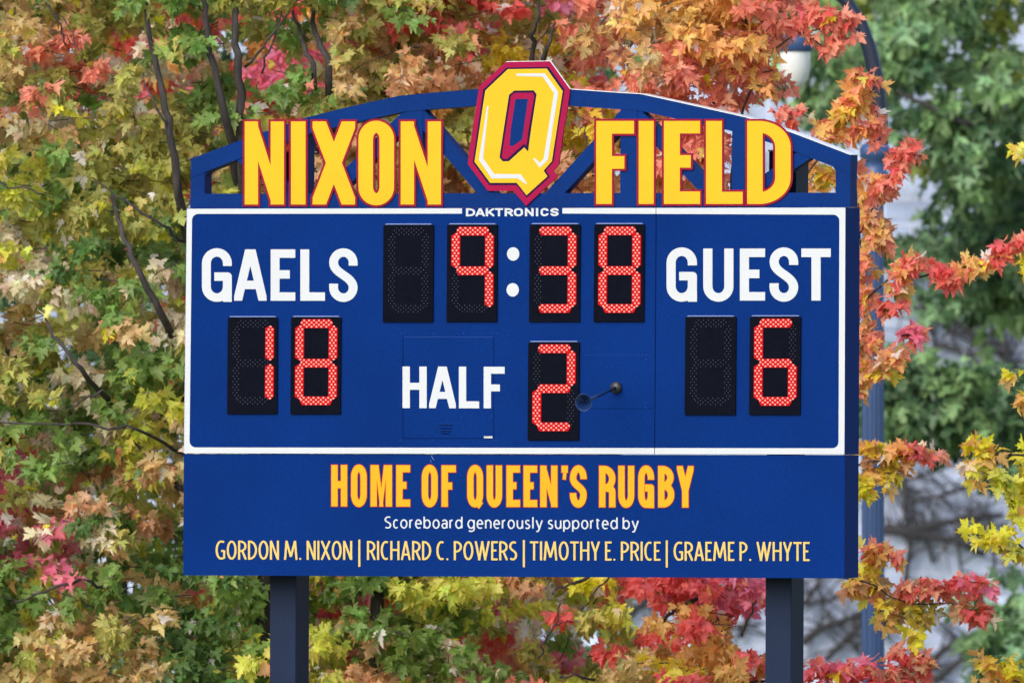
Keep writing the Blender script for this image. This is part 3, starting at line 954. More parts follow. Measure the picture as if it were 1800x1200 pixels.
# leaf colours; SI mixes pale undersides with highlights put into the colour
PAL = {k: np.array(lin(*v)) for k, v in dict(
    G=(98, 126, 66), DG=(74, 104, 56), OG=(138, 142, 78), YG=(160, 168, 76), TAN=(162, 147, 104), PK=(208, 170, 150), BR=(162, 130, 98),
    CO=(243, 114, 98), OR=(242, 144, 86), RD=(228, 84, 84), MG=(230, 100, 122), YE=(236, 204, 48), GO=(214, 166, 60), FG=(76, 104, 64), FD=(52, 80, 52), FY=(106, 120, 54),
    BG=(90, 122, 88), SI=(206, 204, 194)).items()}
for k in PAL:
    PAL[k] = np.minimum(PAL[k] * 1.95, .88)
ANCH = [(60, 60, 'TAN'), (200, 40, 'OG'), (80, 100, 'CO'), (40, 150, 'TAN'), (130, 170, 'PK'), (230, 150, 'PK'), (60, 230, 'TAN'), (180, 230, 'OG'), (300, 60, 'TAN'), (330, 20, 'G'), (350, 130, 'G'),
        (270, 110, 'G'), (280, 190, 'OG'), (330, 250, 'OG'), (60, 320, 'YG'), (150, 300, 'G'), (230, 300, 'OG'), (210, 390, 'OG'), (40, 450, 'PK'), (60, 500, 'PK'), (110, 430, 'OG'), (180, 500, 'G'), (150, 470, 'DG'),
        (280, 430, 'G'), (310, 540, 'PK'), (70, 560, 'TAN'), (140, 590, 'TAN'), (100, 630, 'G'), (250, 620, 'G'), (40, 640, 'OG'), (160, 710, 'PK'), (230, 690, 'G'), (270, 740, 'YG'), (60, 740, 'G'), (40, 790, 'OG'), (310, 760, 'PK'),
        (20, 840, 'MG'), (90, 840, 'PK'), (110, 880, 'BR'), (200, 870, 'BR'), (150, 810, 'G'), (220, 820, 'YG'), (290, 850, 'TAN'), (230, 930, 'DG'), (40, 930, 'MG'), (100, 960, 'PK'), (290, 970, 'DG'), (150, 1000, 'G'), (100, 1040, 'YG'), (120, 1090, 'TAN'),
        (240, 1070, 'TAN'), (330, 1060, 'DG'), (420, 1050, 'G'), (40, 1030, 'G'), (460, 40, 'OG'), (470, 150, 'G'), (420, 200, 'G'), (500, 60, 'G'), (560, 50, 'OG'), (620, 30, 'TAN'), (650, 150, 'OG'), (600, 130, 'TAN'), (700, 60, 'TAN'), (740, 100, 'BR'), (720, 30, 'OG'), (560, 180, 'PK'),
        (790, 10, 'RD'), (850, 30, 'OR'), (800, 90, 'BR'), (760, 140, 'OR'), (700, 160, 'OG'), (900, 60, 'GO'), (930, 30, 'OG'), (980, 40, 'GO'), (990, 80, 'PK'), (1040, 50, 'TAN'), (1000, 20, 'CO'), (1100, 90, 'CO'), (1080, 20, 'TAN'), (1030, 130, 'CO'), (1120, 140, 'BR'), (1150, 50, 'TAN'),
        (1180, 30, 'OR'), (1200, 110, 'CO'), (1280, 30, 'OR'), (1330, 70, 'CO'), (1300, 150, 'CO'), (1340, 130, 'OR'), (1390, 30, 'CO'), (1250, 80, 'OR'),
        (560, 1040, 'YG'), (600, 1030, 'G'), (700, 1070, 'G'), (700, 1110, 'G'), (760, 1040, 'YG'), (830, 1050, 'YG'), (850, 1080, 'OG'), (600, 1110, 'TAN'), (630, 1170, 'BR'), (560, 1150, 'YG'), (760, 1130, 'G'), (800, 1180, 'PK'), (870, 1130, 'G'), (900, 1090, 'YG'), (920, 1130, 'OG'), (960, 1050, 'BR'), (990, 1060, 'RD'), (1000, 1140, 'G'), (1050, 1150, 'OG'),
        (960, 1190, 'CO'), (1060, 1030, 'YE'), (1090, 1060, 'YG'), (1040, 1090, 'OG'), (1150, 1040, 'RD'), (1200, 1030, 'RD'), (1280, 1030, 'MG'), (1250, 1070, 'RD'), (1200, 1090, 'OR'), (1140, 1130, 'RD'), (1200, 1150, 'GO'), (1260, 1150, 'OR'), (1320, 1170, 'RD'), (1150, 1180, 'TAN'), (1060, 1190, 'YG'),
        (400, 310, 'TAN'), (600, 260, 'BR'), (660, 280, 'TAN'), (780, 260, 'OG'), (780, 320, 'BR'), (1010, 230, 'GO'), (1040, 320, 'OR'), (1000, 290, 'BR'), (1200, 270, 'CO'), (1230, 310, 'BR'), (1440, 310, 'OR'), (1280, 280, 'RD')]
AX = np.array([(a[0], a[1]) for a in ANCH], float); AC = np.array([PAL[a[2]] for a in ANCH])
def field_colour(px, py, jit=26):
    q = np.stack([px + rng.normal(0, jit, len(px)), py + rng.normal(0, jit, len(px))], 1)
    d = ((q[:, None, :] - AX[None]) ** 2).sum(2)
    k = np.argmin(d, 1)
    c = AC[k].copy()
    tan = np.array([a[2] in ('TAN', 'PK') for a in ANCH])[k] & (px < 720)
    sw = tan & (rng.random(len(px)) < .28)
    c[sw] = np.where(rng.random((sw.sum(), 1)) < .6, PAL['OG'], PAL['G'])
    return c

def to_px(p):
    return 900 + p[:, 0] / p[:, 1] * F, 600 - (p[:, 2] - ZC) / p[:, 1] * F

def leaf_jitter(col, n_hue=.07, n_val=.15, odd=.03):
    n = len(col)
    c = col * np.exp(rng.normal(0, n_val, (n, 1))) * np.exp(rng.normal(0, n_hue, (n, 3)))
    pick = rng.random(n) < odd
    alt = np.array([PAL['YE'], PAL['OR'], PAL['PK'], PAL['YG'], PAL['CO'], PAL['DG']])
    c[pick] = alt[rng.integers(0, len(alt), pick.sum())]
    pale = rng.random(n) < .018  # a few pale leaves: undersides, and sparkle put into the colour
    c[pale] = PAL['SI'] * np.exp(rng.normal(0, .1, (pale.sum(), 1)))
    return c

def sprays(p0, dirs, L, n, twigs=None, hang=.75, spread=.075):
    """n leaves along each twig starting at p0: positions, axes, normals, spray index"""
    ns = len(p0)
    idx = np.repeat(np.arange(ns), n)
    t = rng.uniform(.1, 1.0, ns * n)[:, None]
    d = dirs[idx]
    Lr = L[idx][:, None]
    rad = rng.normal(0, 1, (ns * n, 3)); rad[:, 2] *= .6; rad = unit(rad)
    pos = p0[idx] + d * t * Lr + np.array([0, 0, -1.]) * (t ** 2) * Lr * .28 + rad * spread * rng.uniform(.4, 1.3, (ns * n, 1))
    axis = rad * .62 + d * .25 + np.array([0, 0, -1.]) * hang + rng.normal(0, .25, (ns * n, 3))
    nrm = np.array([-.15, -.66, .5]) + rng.normal(0, .58, (ns * n, 3))
    if twigs is not None:
        for a, dd, l in zip(p0, dirs, L):
            a, dd = Vector(a), Vector(dd)
            twigs.tube([a - dd * .12, a + dd * l * .5 + Vector((0, 0, -.07 * l)), a + dd * l + Vector((0, 0, -.28 * l))], [.0045, .003, .0015], 4, False)
    return pos, axis, nrm, idx

WV = rng.normal(0, 1, (14, 2)); WP = rng.uniform(0, 6.28, 14)
def lump(px, py, s):
    v = 0
    for i in range(14):
        v = v + np.sin((px * WV[i, 0] + py * WV[i, 1]) / s + WP[i])
    return v / 3.7

GAPS = [(450, 100, 52), (395, 90, 22), (235, 80, 30), (562, 90, 30), (690, 72, 16), (790, 105, 16), (830, 40, 18), (300, 300, 18), (345, 130, 15), (505, 205, 26), (245, 470, 16), (280, 520, 14), (655, 1050, 28), (610, 1010, 18), (1125, 1065, 36), (1310, 1110, 40), (1180, 1080, 22),
        (1345, 60, 12), (1010, 1100, 18), (880, 1040, 14), (125, 650, 14), (150, 700, 14)]
def gap_keep(px, py, grow=0):
    k = np.ones(len(px), bool)
    for gx, gy, gr in GAPS:
        k &= (px - gx) ** 2 + (py - gy) ** 2 > (gr + grow) ** 2
    return k

def limbs(parent, specs, forward=False):
    """each traced limb is a tube in the tree: list of (px, py, Y) with pixel widths"""
    for pts, w0, w1 in specs:
        b = MB()
        pts = [(x, y, Y - .35 if forward and Y < parent.location.y - .2 else Y) for x, y, Y in pts]
        n = len(pts)
        q, r = [], []
        P3 = [P(*p) for p in pts]
        for i in range(n - 1):
            for s in range(4):
                u = s / 4
                p = P3[i].lerp(P3[i + 1], u)
                j = .012 if s else 0
                q.append(p + Vector((random.gauss(0, j), 0, random.gauss(0, j))))
        q.append(P3[-1])
        for i in range(len(q)):
            r.append((w0 + (w1 - w0) * i / (len(q) - 1)) / 229 / 2)
        b.tube(q, r, 8)
        b.build('branch', M_BARK, parent, True)

def trunk(parent, px, Y, r0, zt, lean=0.0):
    b = MB()
    x = (px - 900) / F * Y
    pts, rad = [], []
    for i in range(10):
        f = i / 9
        pts.append(Vector((x + lean * f * f + .05 * math.sin(5 * f + px), Y + .04 * math.sin(4 * f), zt * f)))
        rad.append(r0 * (1.35 - .35 * min(1, f * 5)) * (1 - .55 * f))
    b.tube(pts, rad, 12)
    return b.build('trunk', M_BARK, parent, True)

GRP = 'maples behind the scoreboard'
def crown_tree(name, label, px, Y, xr, yr, depth, count, nleaf, colour, zt, r0, size=(.055, .132), mask=None, template=LEAF_FULL, twig=True, limb_specs=(), lean=0., group=GRP, mat=None, extra=None, cat='tree', jitter=None):
    root = empty(name, ((px - 900) / F * Y, Y, 0), label, cat, group)
    trunk(root, px, Y, r0, zt, lean)
    limbs(root, [(p, a * .68, b * .85) for p, a, b in limb_specs], px < 1000)
    X = rng.uniform(xr[0], xr[1], count * 3); Z = rng.uniform(yr[0], yr[1], count * 3)
    keep = mask(X, Z) if mask else np.ones(len(X), bool)
    X, Z = X[keep][:count], Z[keep][:count]
    Yv = Y + rng.uniform(depth[0], depth[1], len(X))
    p0 = np.stack([(X - 900) / F * Yv, Yv, ZC - (Z - 600) / F * Yv], 1)
    ang = rng.uniform(0, 2 * np.pi, len(X))
    dirs = unit(np.stack([np.cos(ang), np.sin(ang) * .7 - .25, rng.normal(.05, .25, len(X))], 1))
    L = rng.uniform(.18, .42, len(X))
    tw = MB() if twig else None
    pos, ax_, nr, idx = sprays(p0, dirs, L, nleaf, tw)
    spx, spy = to_px(p0)
    c = colour(spx, spy)[idx]
    if extra:
        e_ = extra(tw)
        pos = np.concatenate([pos, e_[0]]); ax_ = np.concatenate([ax_, e_[1]]); nr = np.concatenate([nr, e_[2]]); c = np.concatenate([c, e_[3]])
    c = (jitter or leaf_jitter)(c)
    lx, ly = to_px(pos)
    if mask is front_mask:
        k = gap_keep(lx, ly, -6)
        pos, ax_, nr, c = pos[k], ax_[k], nr[k], c[k]
    if limb_specs and mask is front_mask:
        lx, ly = to_px(pos)
        drop = np.zeros(len(pos), bool)
        for pts, w0, w1 in limb_specs:
            for a, b_ in zip(pts[:-1], pts[1:]):
                if not (a[2] < Y - .2 and b_[2] < Y - .2):
                    continue
                ab = np.array([b_[0] - a[0], b_[1] - a[1]], float)
                t = np.clip(((lx - a[0]) * ab[0] + (ly - a[1]) * ab[1]) / (ab @ ab), 0, 1)
                dd = np.hypot(lx - a[0] - t * ab[0], ly - a[1] - t * ab[1])
                drop |= (dd < 17) & (pos[:, 1] < min(a[2], b_[2]) - .2)
        k = ~(drop & (rng.random(len(pos)) < .4))
        pos, ax_, nr, c = pos[k], ax_[k], nr[k], c[k]
    sz = rng.uniform(size[0], size[1], len(pos))
    sz = np.where(to_px(pos)[0] > 1440, np.maximum(sz, rng.uniform(.085, .125, len(pos))), sz)
    leaves('crown', pos, ax_, nr, sz, c, root, template, mat, tw)
    return root

def front_mask(px, py):
    edge = 1375 - 1.0 * np.maximum(py - 20, 0) * .55
    edge = np.where(py > 900, 1335, edge)
    return gap_keep(px, py) & (px < edge) & (lump(px, py, 60) > -1.6)

# ---- left green and tan maple
Y1 = D + 7.4
left_limbs = [
    ([(356, -40, Y1 - .3), (360, 30, Y1 - .5), (377, 117, Y1 - .6), (395, 205, Y1 - .5), (430, 400, Y1), (450, 700, Y1 + .2)], 12, 26),
    ([(250, -40, Y1 - .4), (262, 60, Y1 - .5), (283, 150, Y1 - .5), (297, 230, Y1 - .6), (313, 340, Y1 - .5), (350, 480, Y1 - .1), (440, 760, Y1 + .2)], 11, 26),
    ([(253, 140, Y1 - .6), (272, 185, Y1 - .65), (303, 245, Y1 - .6)], 4, 8),
    ([(408, -40, Y1 - .2), (413, 30, Y1 - .4), (418, 120, Y1 - .5), (422, 205, Y1 - .4), (440, 500, Y1)], 14, 26),
    ([(515, 20, Y1), (531, 72, Y1 - .3), (551, 113, Y1 - .4), (560, 330, Y1)], 8, 16),
    ([(548, 10, Y1), (560, 70, Y1 - .3), (578, 110, Y1 - .4), (590, 330, Y1)], 11, 20),
    ([(196, 340, Y1 - .3), (213, 400, Y1 - .6), (240, 467, Y1 - .7), (282, 550, Y1 - .6), (330, 640, Y1 - .2), (430, 900, Y1 + .1)], 11, 22),
    ([(80, 560, Y1 - .3), (103, 597, Y1 - .6), (143, 648, Y1 - .65), (200, 720, Y1 - .2), (400, 960, Y1)], 7, 16),
    ([(-10, 741, Y1 - .4), (100, 745, Y1 - .6), (170, 748, Y1 - .65), (242, 755, Y1 - .6), (330, 800, Y1 - .1)], 4, 8),
    ([(120, 720, Y1 - .5), (150, 700, Y1 - .62), (182, 685, Y1 - .6)], 4, 6),
    ([(18, 1060, Y1 - .4), (80, 1040, Y1 - .6), (142, 1018, Y1 - .65), (200, 1040, Y1 - .3)], 5, 8),
    ([(100, 1037, Y1 - .6), (135, 1055, Y1 - .6), (165, 1068, Y1 - .5)], 4, 3),
    ([(-20, 312, Y1 - .5), (30, 330, Y1 - .6), (78, 343, Y1 - .6)], 6, 4),
    ([(163, 317, Y1 - .6), (220, 352, Y1 - .65), (287, 397, Y1 - .65), (326, 425, Y1 - .4)], 4, 8),
    ([(110, 60, Y1 - .6), (140, 90, Y1 - .62), (110, 30, Y1 - .6)], 3, 3),
    ([(60, -10, Y1 - .5), (90, 20, Y1 - .6), (108, 50, Y1 - .6), (116, 80, Y1 - .5)], 7, 4),
    ([(430, 118, Y1 - .3), (470, 70, Y1 - .35), (510, 20, Y1 - .3)], 8, 4),
    ([(460, 130, Y1 - .3), (480, 75, Y1 - .3), (495, 20, Y1 - .3)], 6, 4),
]
crown_tree('maple_tree', 'multi stemmed green and tan maple filling the left of the photo behind the scoreboard', 452, Y1, (-260, 815), (-420, 1420), (-.9, 1.2), 1800, 26,
           field_colour, 4.6, .11, mask=front_mask, limb_specs=left_limbs)

# ---- middle maple
Y2 = D + 7.8
mid_limbs = [
    ([(948, -10, Y2 - .4), (942, 38, Y2 - .5), (936, 90, Y2 - .3), (900, 500, Y2)], 6, 16),
    ([(976, 40, Y2 - .4), (966, 75, Y2 - .6), (955, 103, Y2 - .5), (910, 420, Y2)], 6, 16),
    ([(1205, 5, Y2 - .6), (1167, 55, Y2 - .7), (1136, 89, Y2 - .7), (1125, 135, Y2 - .6), (1090, 260, Y2 - .3)], 3, 7),
    ([(1245, 56, Y2 - .7), (1192, 73, Y2 - .72), (1136, 89, Y2 - .7)], 2, 4),
    ([(1168, 15, Y2 - .6), (1160, 50, Y2 - .65), (1136, 89, Y2 - .7)], 2, 3),
    ([(1060, 110, Y2 - .6), (1085, 90, Y2 - .62), (1100, 72, Y2 - .6)], 3, 3),
    ([(1115, 65, Y2 - .6), (1105, 85, Y2 - .62)], 8, 8),
    ([(1006, 240, Y2 - .5), (1030, 220, Y2 - .5), (1034, 265, Y2 - .45), (1042, 310, Y2 - .4)], 2, 5),
    ([(1003, 330, Y2 - .2), (990, 345, Y2 - .2)], 8, 8),
    ([(945, 1156, Y2 - .6), (958, 1128, Y2 - .65), (973, 1100, Y2 - .7), (985, 1060, Y2 - .6)], 7, 4),
    ([(973, 1100, Y2 - .7), (998, 1090, Y2 - .7), (1030, 1083, Y2 - .6)], 4, 2),
    ([(958, 1120, Y2 - .65), (945, 1117, Y2 - .65), (938, 1124, Y2 - .6)], 3, 2),
    ([(975, 1036, Y2 - .6), (1010, 1024, Y2 - .6), (1035, 1012, Y2 - .5)], 5, 9),
    ([(1018, 1072, Y2 - .6), (1045, 1040, Y2 - .65), (1072, 1010, Y2 - .6)], 3, 5),
    ([(985, 1190, Y2 - .5), (1010, 1182, Y2 - .6), (1045, 1195, Y2 - .5)], 7, 6),
]
crown_tree('maple_tree', 'tan and orange maple whose leaves show above and beneath the middle of the scoreboard', 658, Y2, (640, 1180), (-420, 1420), (-.9, 1.2), 900, 26,
           field_colour, 5.2, .072, mask=front_mask, limb_specs=mid_limbs)

# ---- right orange and coral maple, with its sprays beside the board
Y3 = D + 5.4
SPR = [  # px path, half width, colours, depth shift
    ([(1390, 40), (1440, 30), (1500, 42)], 24, 'CO CO RD', 0), ([(1420, 60), (1455, 90), (1505, 60)], 16, 'CO CO', 0), ([(1330, 0), (1400, 10)], 30, 'OR CO', .3),
    ([(1280, 60), (1330, 78), (1358, 76)], 32, 'CO OR CO', .2), ([(1280, 120), (1330, 130), (1368, 122)], 24, 'CO CO OR', .1), ([(1330, 150), (1360, 165)], 14, 'OR', 0), ([(1250, 180), (1290, 195)], 18, 'CO', .2),
    ([(1365, 205), (1400, 215)], 20, 'CO RD', 0), ([(1380, 190), (1424, 208)], 8, 'PK CO', 0),
    ([(1500, 130), (1545, 150)], 14, 'CO OR CO', -.1), ([(1515, 150), (1500, 185), (1465, 225)], 30, 'OR CO OR GO', 0), ([(1440, 235), (1490, 240), (1530, 225)], 20, 'OR CO', 0), ([(1540, 195), (1545, 235)], 12, 'CO', 0), ([(1530, 250), (1545, 255)], 6, 'CO', 0),
    ([(1620, 275), (1590, 270), (1570, 310), (1540, 350)], 20, 'RD CO CO', 0), ([(1510, 330), (1550, 340)], 28, 'CO BR OR', .1), ([(1505, 380), (1545, 400), (1550, 440)], 30, 'CO OR BR', .1),
    ([(1500, 460), (1525, 480)], 28, 'OR BR CO', .1), ([(1500, 520), (1530, 540)], 24, 'OR CO', .1), ([(1560, 540), (1575, 540)], 22, 'CO RD', 0), ([(1500, 590), (1535, 600)], 30, 'OR BR CO', .1), ([(1585, 590), (1615, 595)], 20, 'CO MG', 0),
    ([(1560, 620), (1580, 640)], 24, 'OR CO BR', 0), ([(1510, 650), (1570, 660)], 20, 'BR GO CO', .1),
    ([(1570, 500), (1600, 460), (1630, 465)], 22, 'CO RD OR', -.1), ([(1640, 490), (1690, 490)], 22, 'RD CO', -.1), ([(1690, 470), (1730, 470), (1760, 450)], 22, 'RD OR CO', -.1), ([(1750, 445), (1800, 430), (1840, 420)], 18, 'RD CO', -.1),
    ([(1575, 510), (1600, 505)], 14, 'OR', 0),
    ([(1500, 790), (1560, 800), (1590, 820)], 24, 'GO BR OR', .1), ([(1530, 820), (1575, 850)], 26, 'GO OR BR', .1), ([(1500, 840), (1530, 870)], 16, 'GO YE', 0), ([(1570, 790), (1640, 800)], 14, 'RD OR CO', 0), ([(1600, 795), (1655, 805)], 8, 'CO MG', 0),
    ([(1520, 970), (1560, 975), (1585, 985)], 18, 'CO OR RD', 0), ([(1515, 1000), (1540, 1010)], 18, 'GO OR', .1),
    ([(1490, 1030), (1560, 1040)], 22, 'BR OR GO', .1), ([(1540, 1070), (1600, 1080), (1640, 1080)], 30, 'BR GO OG', .1), ([(1580, 1040), (1660, 1040)], 18, 'RD BR CO', 0), ([(1600, 1040), (1700, 1025)], 12, 'CO RD', 0), ([(1690, 1020), (1740, 1035)], 20, 'MG RD CO', -.1),
    ([(1700, 1075), (1740, 1090)], 22, 'RD CO', 0), ([(1600, 1110), (1610, 1130)], 14, 'GO YE', 0), ([(1560, 1090), (1550, 1110)], 12, 'OR', 0), ([(1570, 1140), (1580, 1145)], 8, 'CO', 0), ([(1680, 1060), (1690, 1080)], 14, 'BR', 0),
    ([(1420, 1175), (1480, 1180), (1540, 1180)], 22, 'RD CO MG', 0), ([(1540, 1180), (1610, 1175), (1630, 1190)], 24, 'RD CO BR', 0), ([(1620, 1150), (1636, 1170)], 10, 'CO', 0), ([(1410, 1210), (1640, 1215)], 24, 'RD', 0),
    ([(1340, 1160), (1400, 1190)], 26, 'RD CO', .2), ([(1330, 1020), (1350, 1060)], 18, 'RD MG', .1),
    ([(1410, 290), (1470, 320)], 22, 'OR GO', .5), ([(1420, 330), (1450, 335)], 16, 'OR', .5),
    ([(1505, 560), (1515, 700)], 14, 'CO OR', .2), ([(1505, 290), (1515, 480)], 12, 'CO OR', .3)]
def spray_set(specs, Yb, tw, dens=3.3):
    p_, a_, n_, c_ = [], [], [], []
    for path, hw, cols, dz in specs:
        pts = [P(x, y, Yb + dz) for x, y in path]
        ln = sum(math.hypot(path[i + 1][0] - path[i][0], path[i + 1][1] - path[i][1]) for i in range(len(path) - 1))
        n = int(max(5, (ln + 1.3 * hw) * 2 * hw / 330 * dens))
        f = rng.random(n) * (len(path) - 1)
        i = np.minimum(f.astype(int), len(path) - 2); u = (f - i)[:, None]
        A = np.array([tuple(p) for p in pts])
        base = A[i] * (1 - u) + A[i + 1] * u
        r = rng.normal(0, 1, (n, 3)); r = unit(r) * np.sqrt(rng.random((n, 1))) * (hw * .72) / 229
        r[:, 1] *= 1.2
        pos = base + r + np.array([0, 0, .03])
        ax_ = unit(r) * .75 + np.array([0, 0, -.65]) + rng.normal(0, .3, (n, 3))
        nr = np.array([-.2, -.7, .5]) + rng.normal(0, .45, (n, 3))
        pal = np.array([PAL[k] for k in cols.split()])
        c = pal[rng.integers(0, len(pal), n)]
        p_.append(pos); a_.append(ax_); n_.append(nr); c_.append(c)
        if tw is not None:
            q = [Vector(v) for v in A]
            tw.tube(q if len(q) > 2 else [q[0], q[0].lerp(q[1], .5) + Vector((0, 0, .02)), q[1]], [.008, .006, .004][:3] + [.003] * (len(q) - 3), 5, False)
    return np.concatenate(p_), np.concatenate(a_), np.concatenate(n_), np.concatenate(c_)
right_limbs = [
    ([(1300, 760, Y3 + .6), (1400, 640, Y3 + .4), (1480, 560, Y3 + .2), (1560, 492, Y3), (1640, 480, Y3), (1760, 452, Y3), (1850, 418, Y3)], 8, 2.5),
    ([(1300, 700, Y3 + .6), (1420, 520, Y3 + .4), (1500, 430, Y3 + .2), (1550, 340, Y3), (1590, 280, Y3)], 8, 2.5),
    ([(1290, 600, Y3 + .6), (1360, 400, Y3 + .4), (1430, 290, Y3 + .2), (1500, 200, Y3), (1540, 150, Y3)], 8, 2.5),
    ([(1280, 500, Y3 + .6), (1290, 260, Y3 + .5), (1330, 120, Y3 + .3), (1400, 60, Y3), (1490, 40, Y3)], 8, 2.5),
    ([(1300, 980, Y3 + .5), (1450, 1010, Y3 + .2), (1520, 1022, Y3), (1570, 1050, Y3), (1700, 1070, Y3)], 8, 2.5),
    ([(1300, 900, Y3 + .5), (1450, 830, Y3 + .2), (1530, 810, Y3), (1640, 800, Y3)], 8, 2.5),
    ([(1300, 1200, Y3 + .5), (1450, 1190, Y3 + .1), (1620, 1180, Y3)], 8, 3),
    ([(1150, 1102, Y3), (1170, 1085, Y3 - .05), (1194, 1068, Y3), (1230, 1050, Y3 + .2)], 8, 10),
    ([(1262, 1084, Y3), (1264, 1112, Y3), (1264, 1140, Y3)], 4, 5),
    ([(1232, 1118, Y3), (1245, 1100, Y3), (1262, 1086, Y3)], 3, 3),
    ([(1304, 1118, Y3), (1316, 1085, Y3), (1330, 1055, Y3)], 6, 4),
]
crown_tree('maple_tree', 'coral red and orange maple with bright sprays reaching past the right end of the scoreboard', 1381, Y3 + .6, (1130, 1420), (-420, 1420), (-.9, 1.2), 560, 26,
           field_colour, 4.8, .085, mask=front_mask, limb_specs=right_limbs, extra=lambda tw: spray_set(SPR, Y3, tw))

# ---- golden maple whose twigs hang in at the right edge
SPR2 = [([(1700, 780), (1735, 800), (1765, 810)], 18, 'YE GO OR', 0), ([(1695, 820), (1720, 850)], 16, 'OR GO PK', 0), ([(1750, 830), (1780, 870)], 20, 'YE YG YG', 0), ([(1785, 890), (1800, 920)], 18, 'YG YE', 0),
        ([(1700, 935), (1710, 930)], 10, 'YE', 0), ([(1725, 955), (1770, 940)], 20, 'YE YG GO', 0), ([(1770, 970), (1800, 975)], 18, 'GO BR OG', 0), ([(1790, 700), (1810, 710)], 12, 'OR GO', 0), ([(1765, 665), (1800, 660)], 6, 'OR YE', 0),
        ([(1720, 1165), (1760, 1180)], 16, 'OR GO', 0), ([(1765, 1170), (1800, 1190)], 18, 'YE GO YG', 0), ([(1720, 1210), (1790, 1215)], 16, 'OR', 0), ([(1810, 800), (1840, 1000)], 30, 'YG YE GO', .2), ([(1830, 1150), (1860, 1250)], 30, 'YE OR', .2)]
right2 = [([(1960, 700, Y3 + .3), (1880, 760, Y3), (1800, 800, Y3), (1745, 800, Y3), (1705, 785, Y3)], 10, 3), ([(1960, 860, Y3 + .3), (1850, 900, Y3), (1790, 920, Y3), (1770, 860, Y3)], 9, 3),
          ([(1960, 1060, Y3 + .3), (1850, 1010, Y3), (1790, 955, Y3), (1700, 935, Y3)], 9, 3), ([(1960, 1240, Y3 + .3), (1850, 1220, Y3), (1720, 1170, Y3)], 9, 3)]
crown_tree('maple_tree', 'golden yellow maple whose twigs hang into the photo at the lower right edge', 1960, Y3 + .3, (1850, 2250), (-100, 1420), (-.9, 1.2), 200, 24,
           lambda x, y: np.array([PAL['YE'], PAL['GO'], PAL['YG']])[rng.integers(0, 3, len(x))], 4.2, .09, limb_specs=right2, extra=lambda tw: spray_set(SPR2, Y3, tw))

# ---- red maple behind the green one
Y4 = D + 13
crown_tree('maple_tree', 'pink and coral red maple glowing through the gaps behind the green maple', 520, Y4, (-300, 1080), (-420, 1450), (-1.2, 1.4), 1700, 24,
           lambda x, y: np.array([PAL['CO'], PAL['MG'], PAL['OR'], PAL['RD'], PAL['PK'], PAL['PK']])[np.clip(((lump(x, y, 45) + 1.6) * 1.8 + rng.normal(0, .6, len(x))), 0, 5).astype(int)],
           5.0, .10, template=LEAF_LOW, twig=False, size=(.10, .145), mask=lambda x, y: (x < 1040) & (lump(x + 90, y, 70) > -.9) & ((x > 360) | (y < 200) | ((x < 130) & (y > 780))), jitter=lambda c: leaf_jitter(c, .1, .2, .03))

# ---- olive maple standing behind the left one
crown_tree('maple_tree', 'olive green maple standing in the second row behind the far left of the scoreboard', 20, D + 11.5, (-320, 430), (150, 1450), (-1.0, 1.2), 520, 24,
           lambda x, y: np.array([PAL['OG'], PAL['G'], PAL['YG'], PAL['OG'], PAL['TAN'], PAL['G']])[np.clip(((lump(x + 300, y, 50) + 1.6) * 1.8 + rng.normal(0, .6, len(x))), 0, 5).astype(int)],
           4.4, .09, template=LEAF_LOW, twig=False, size=(.09, .135))

# ---- far green trees, out of focus
M_FAR = leaf_material('far_tree_leaves', .3, .5)
def far_tree(label, px, Y, discs, cols, count, zt, r0, name='broadleaf_tree', specs=()):
    root = empty(name, ((px - 900) / F * Y, Y, 0), label, 'tree', 'far green trees in front of the stone building')
    trunk(root, px, Y, r0, zt)
    limbs(root, specs)
    w = np.array([d[2] ** 2 for d in discs], float); w /= w.sum()
    k = rng.choice(len(discs), count, p=w)
    dd = np.array(discs, float)[k]
    a = rng.uniform(0, 6.283, count); r = np.sqrt(rng.random(count)) * dd[:, 2]
    X = dd[:, 0] + r * np.cos(a); Z = dd[:, 1] + r * np.sin(a) * .85
    Yv = Y + rng.uniform(-1.4, 1.4, count)
    p0 = np.stack([(X - 900) / F * Yv, Yv, ZC - (Z - 600) / F * Yv], 1)
    an = rng.uniform(0, 6.283, count)
    dirs = unit(np.stack([np.cos(an), np.sin(an) * .6 - .2, rng.normal(-.05, .25, count)], 1))
    tw = MB()
    pos, ax_, nr, idx = sprays(p0, dirs, rng.uniform(.25, .55, count), 16, tw)
    pal = np.array([PAL[c] for c in cols])
    ci = np.clip((lump(X, Z, 55) + 1.5) / 3 * len(pal) + rng.normal(0, .4, count), 0, len(pal) - 1).astype(int)
    c = pal[ci][idx]
    c = c * np.exp(rng.normal(0, .25, (len(c), 1)))
    leaves('crown', pos, ax_, nr, rng.uniform(.11, .18, len(pos)), c, root, LEAF_LOW, M_FAR, tw)
    return root
YF = D + 42
far_tree('tall blurred green tree at the top right corner behind the lamp', 1383, YF, [(1470, 40, 70), (1500, 150, 70), (1590, 40, 100), (1680, 70, 90), (1690, 160, 90), (1760, 190, 80), (1610, 240, 60), (1690, 250, 80), (1770, 300, 70), (1450, 180, 60), (1440, 110, 50), (1860, 150, 120), (1640, -80, 150), (1800, -100, 150), (1480, -60, 90), (1560, 130, 40)],
         ['FD', 'FG', 'BG', 'FG', 'FY', 'FY'], 340, 6.5, .09, specs=[([(1578, 158, YF - 1.5), (1620, 180, YF - 1.5), (1670, 205, YF - 1.5), (1708, 222, YF - 1.4)], 8, 14), ([(1590, 195, YF - 1), (1600, 245, YF - 1), (1610, 290, YF - .8)], 5, 7)])
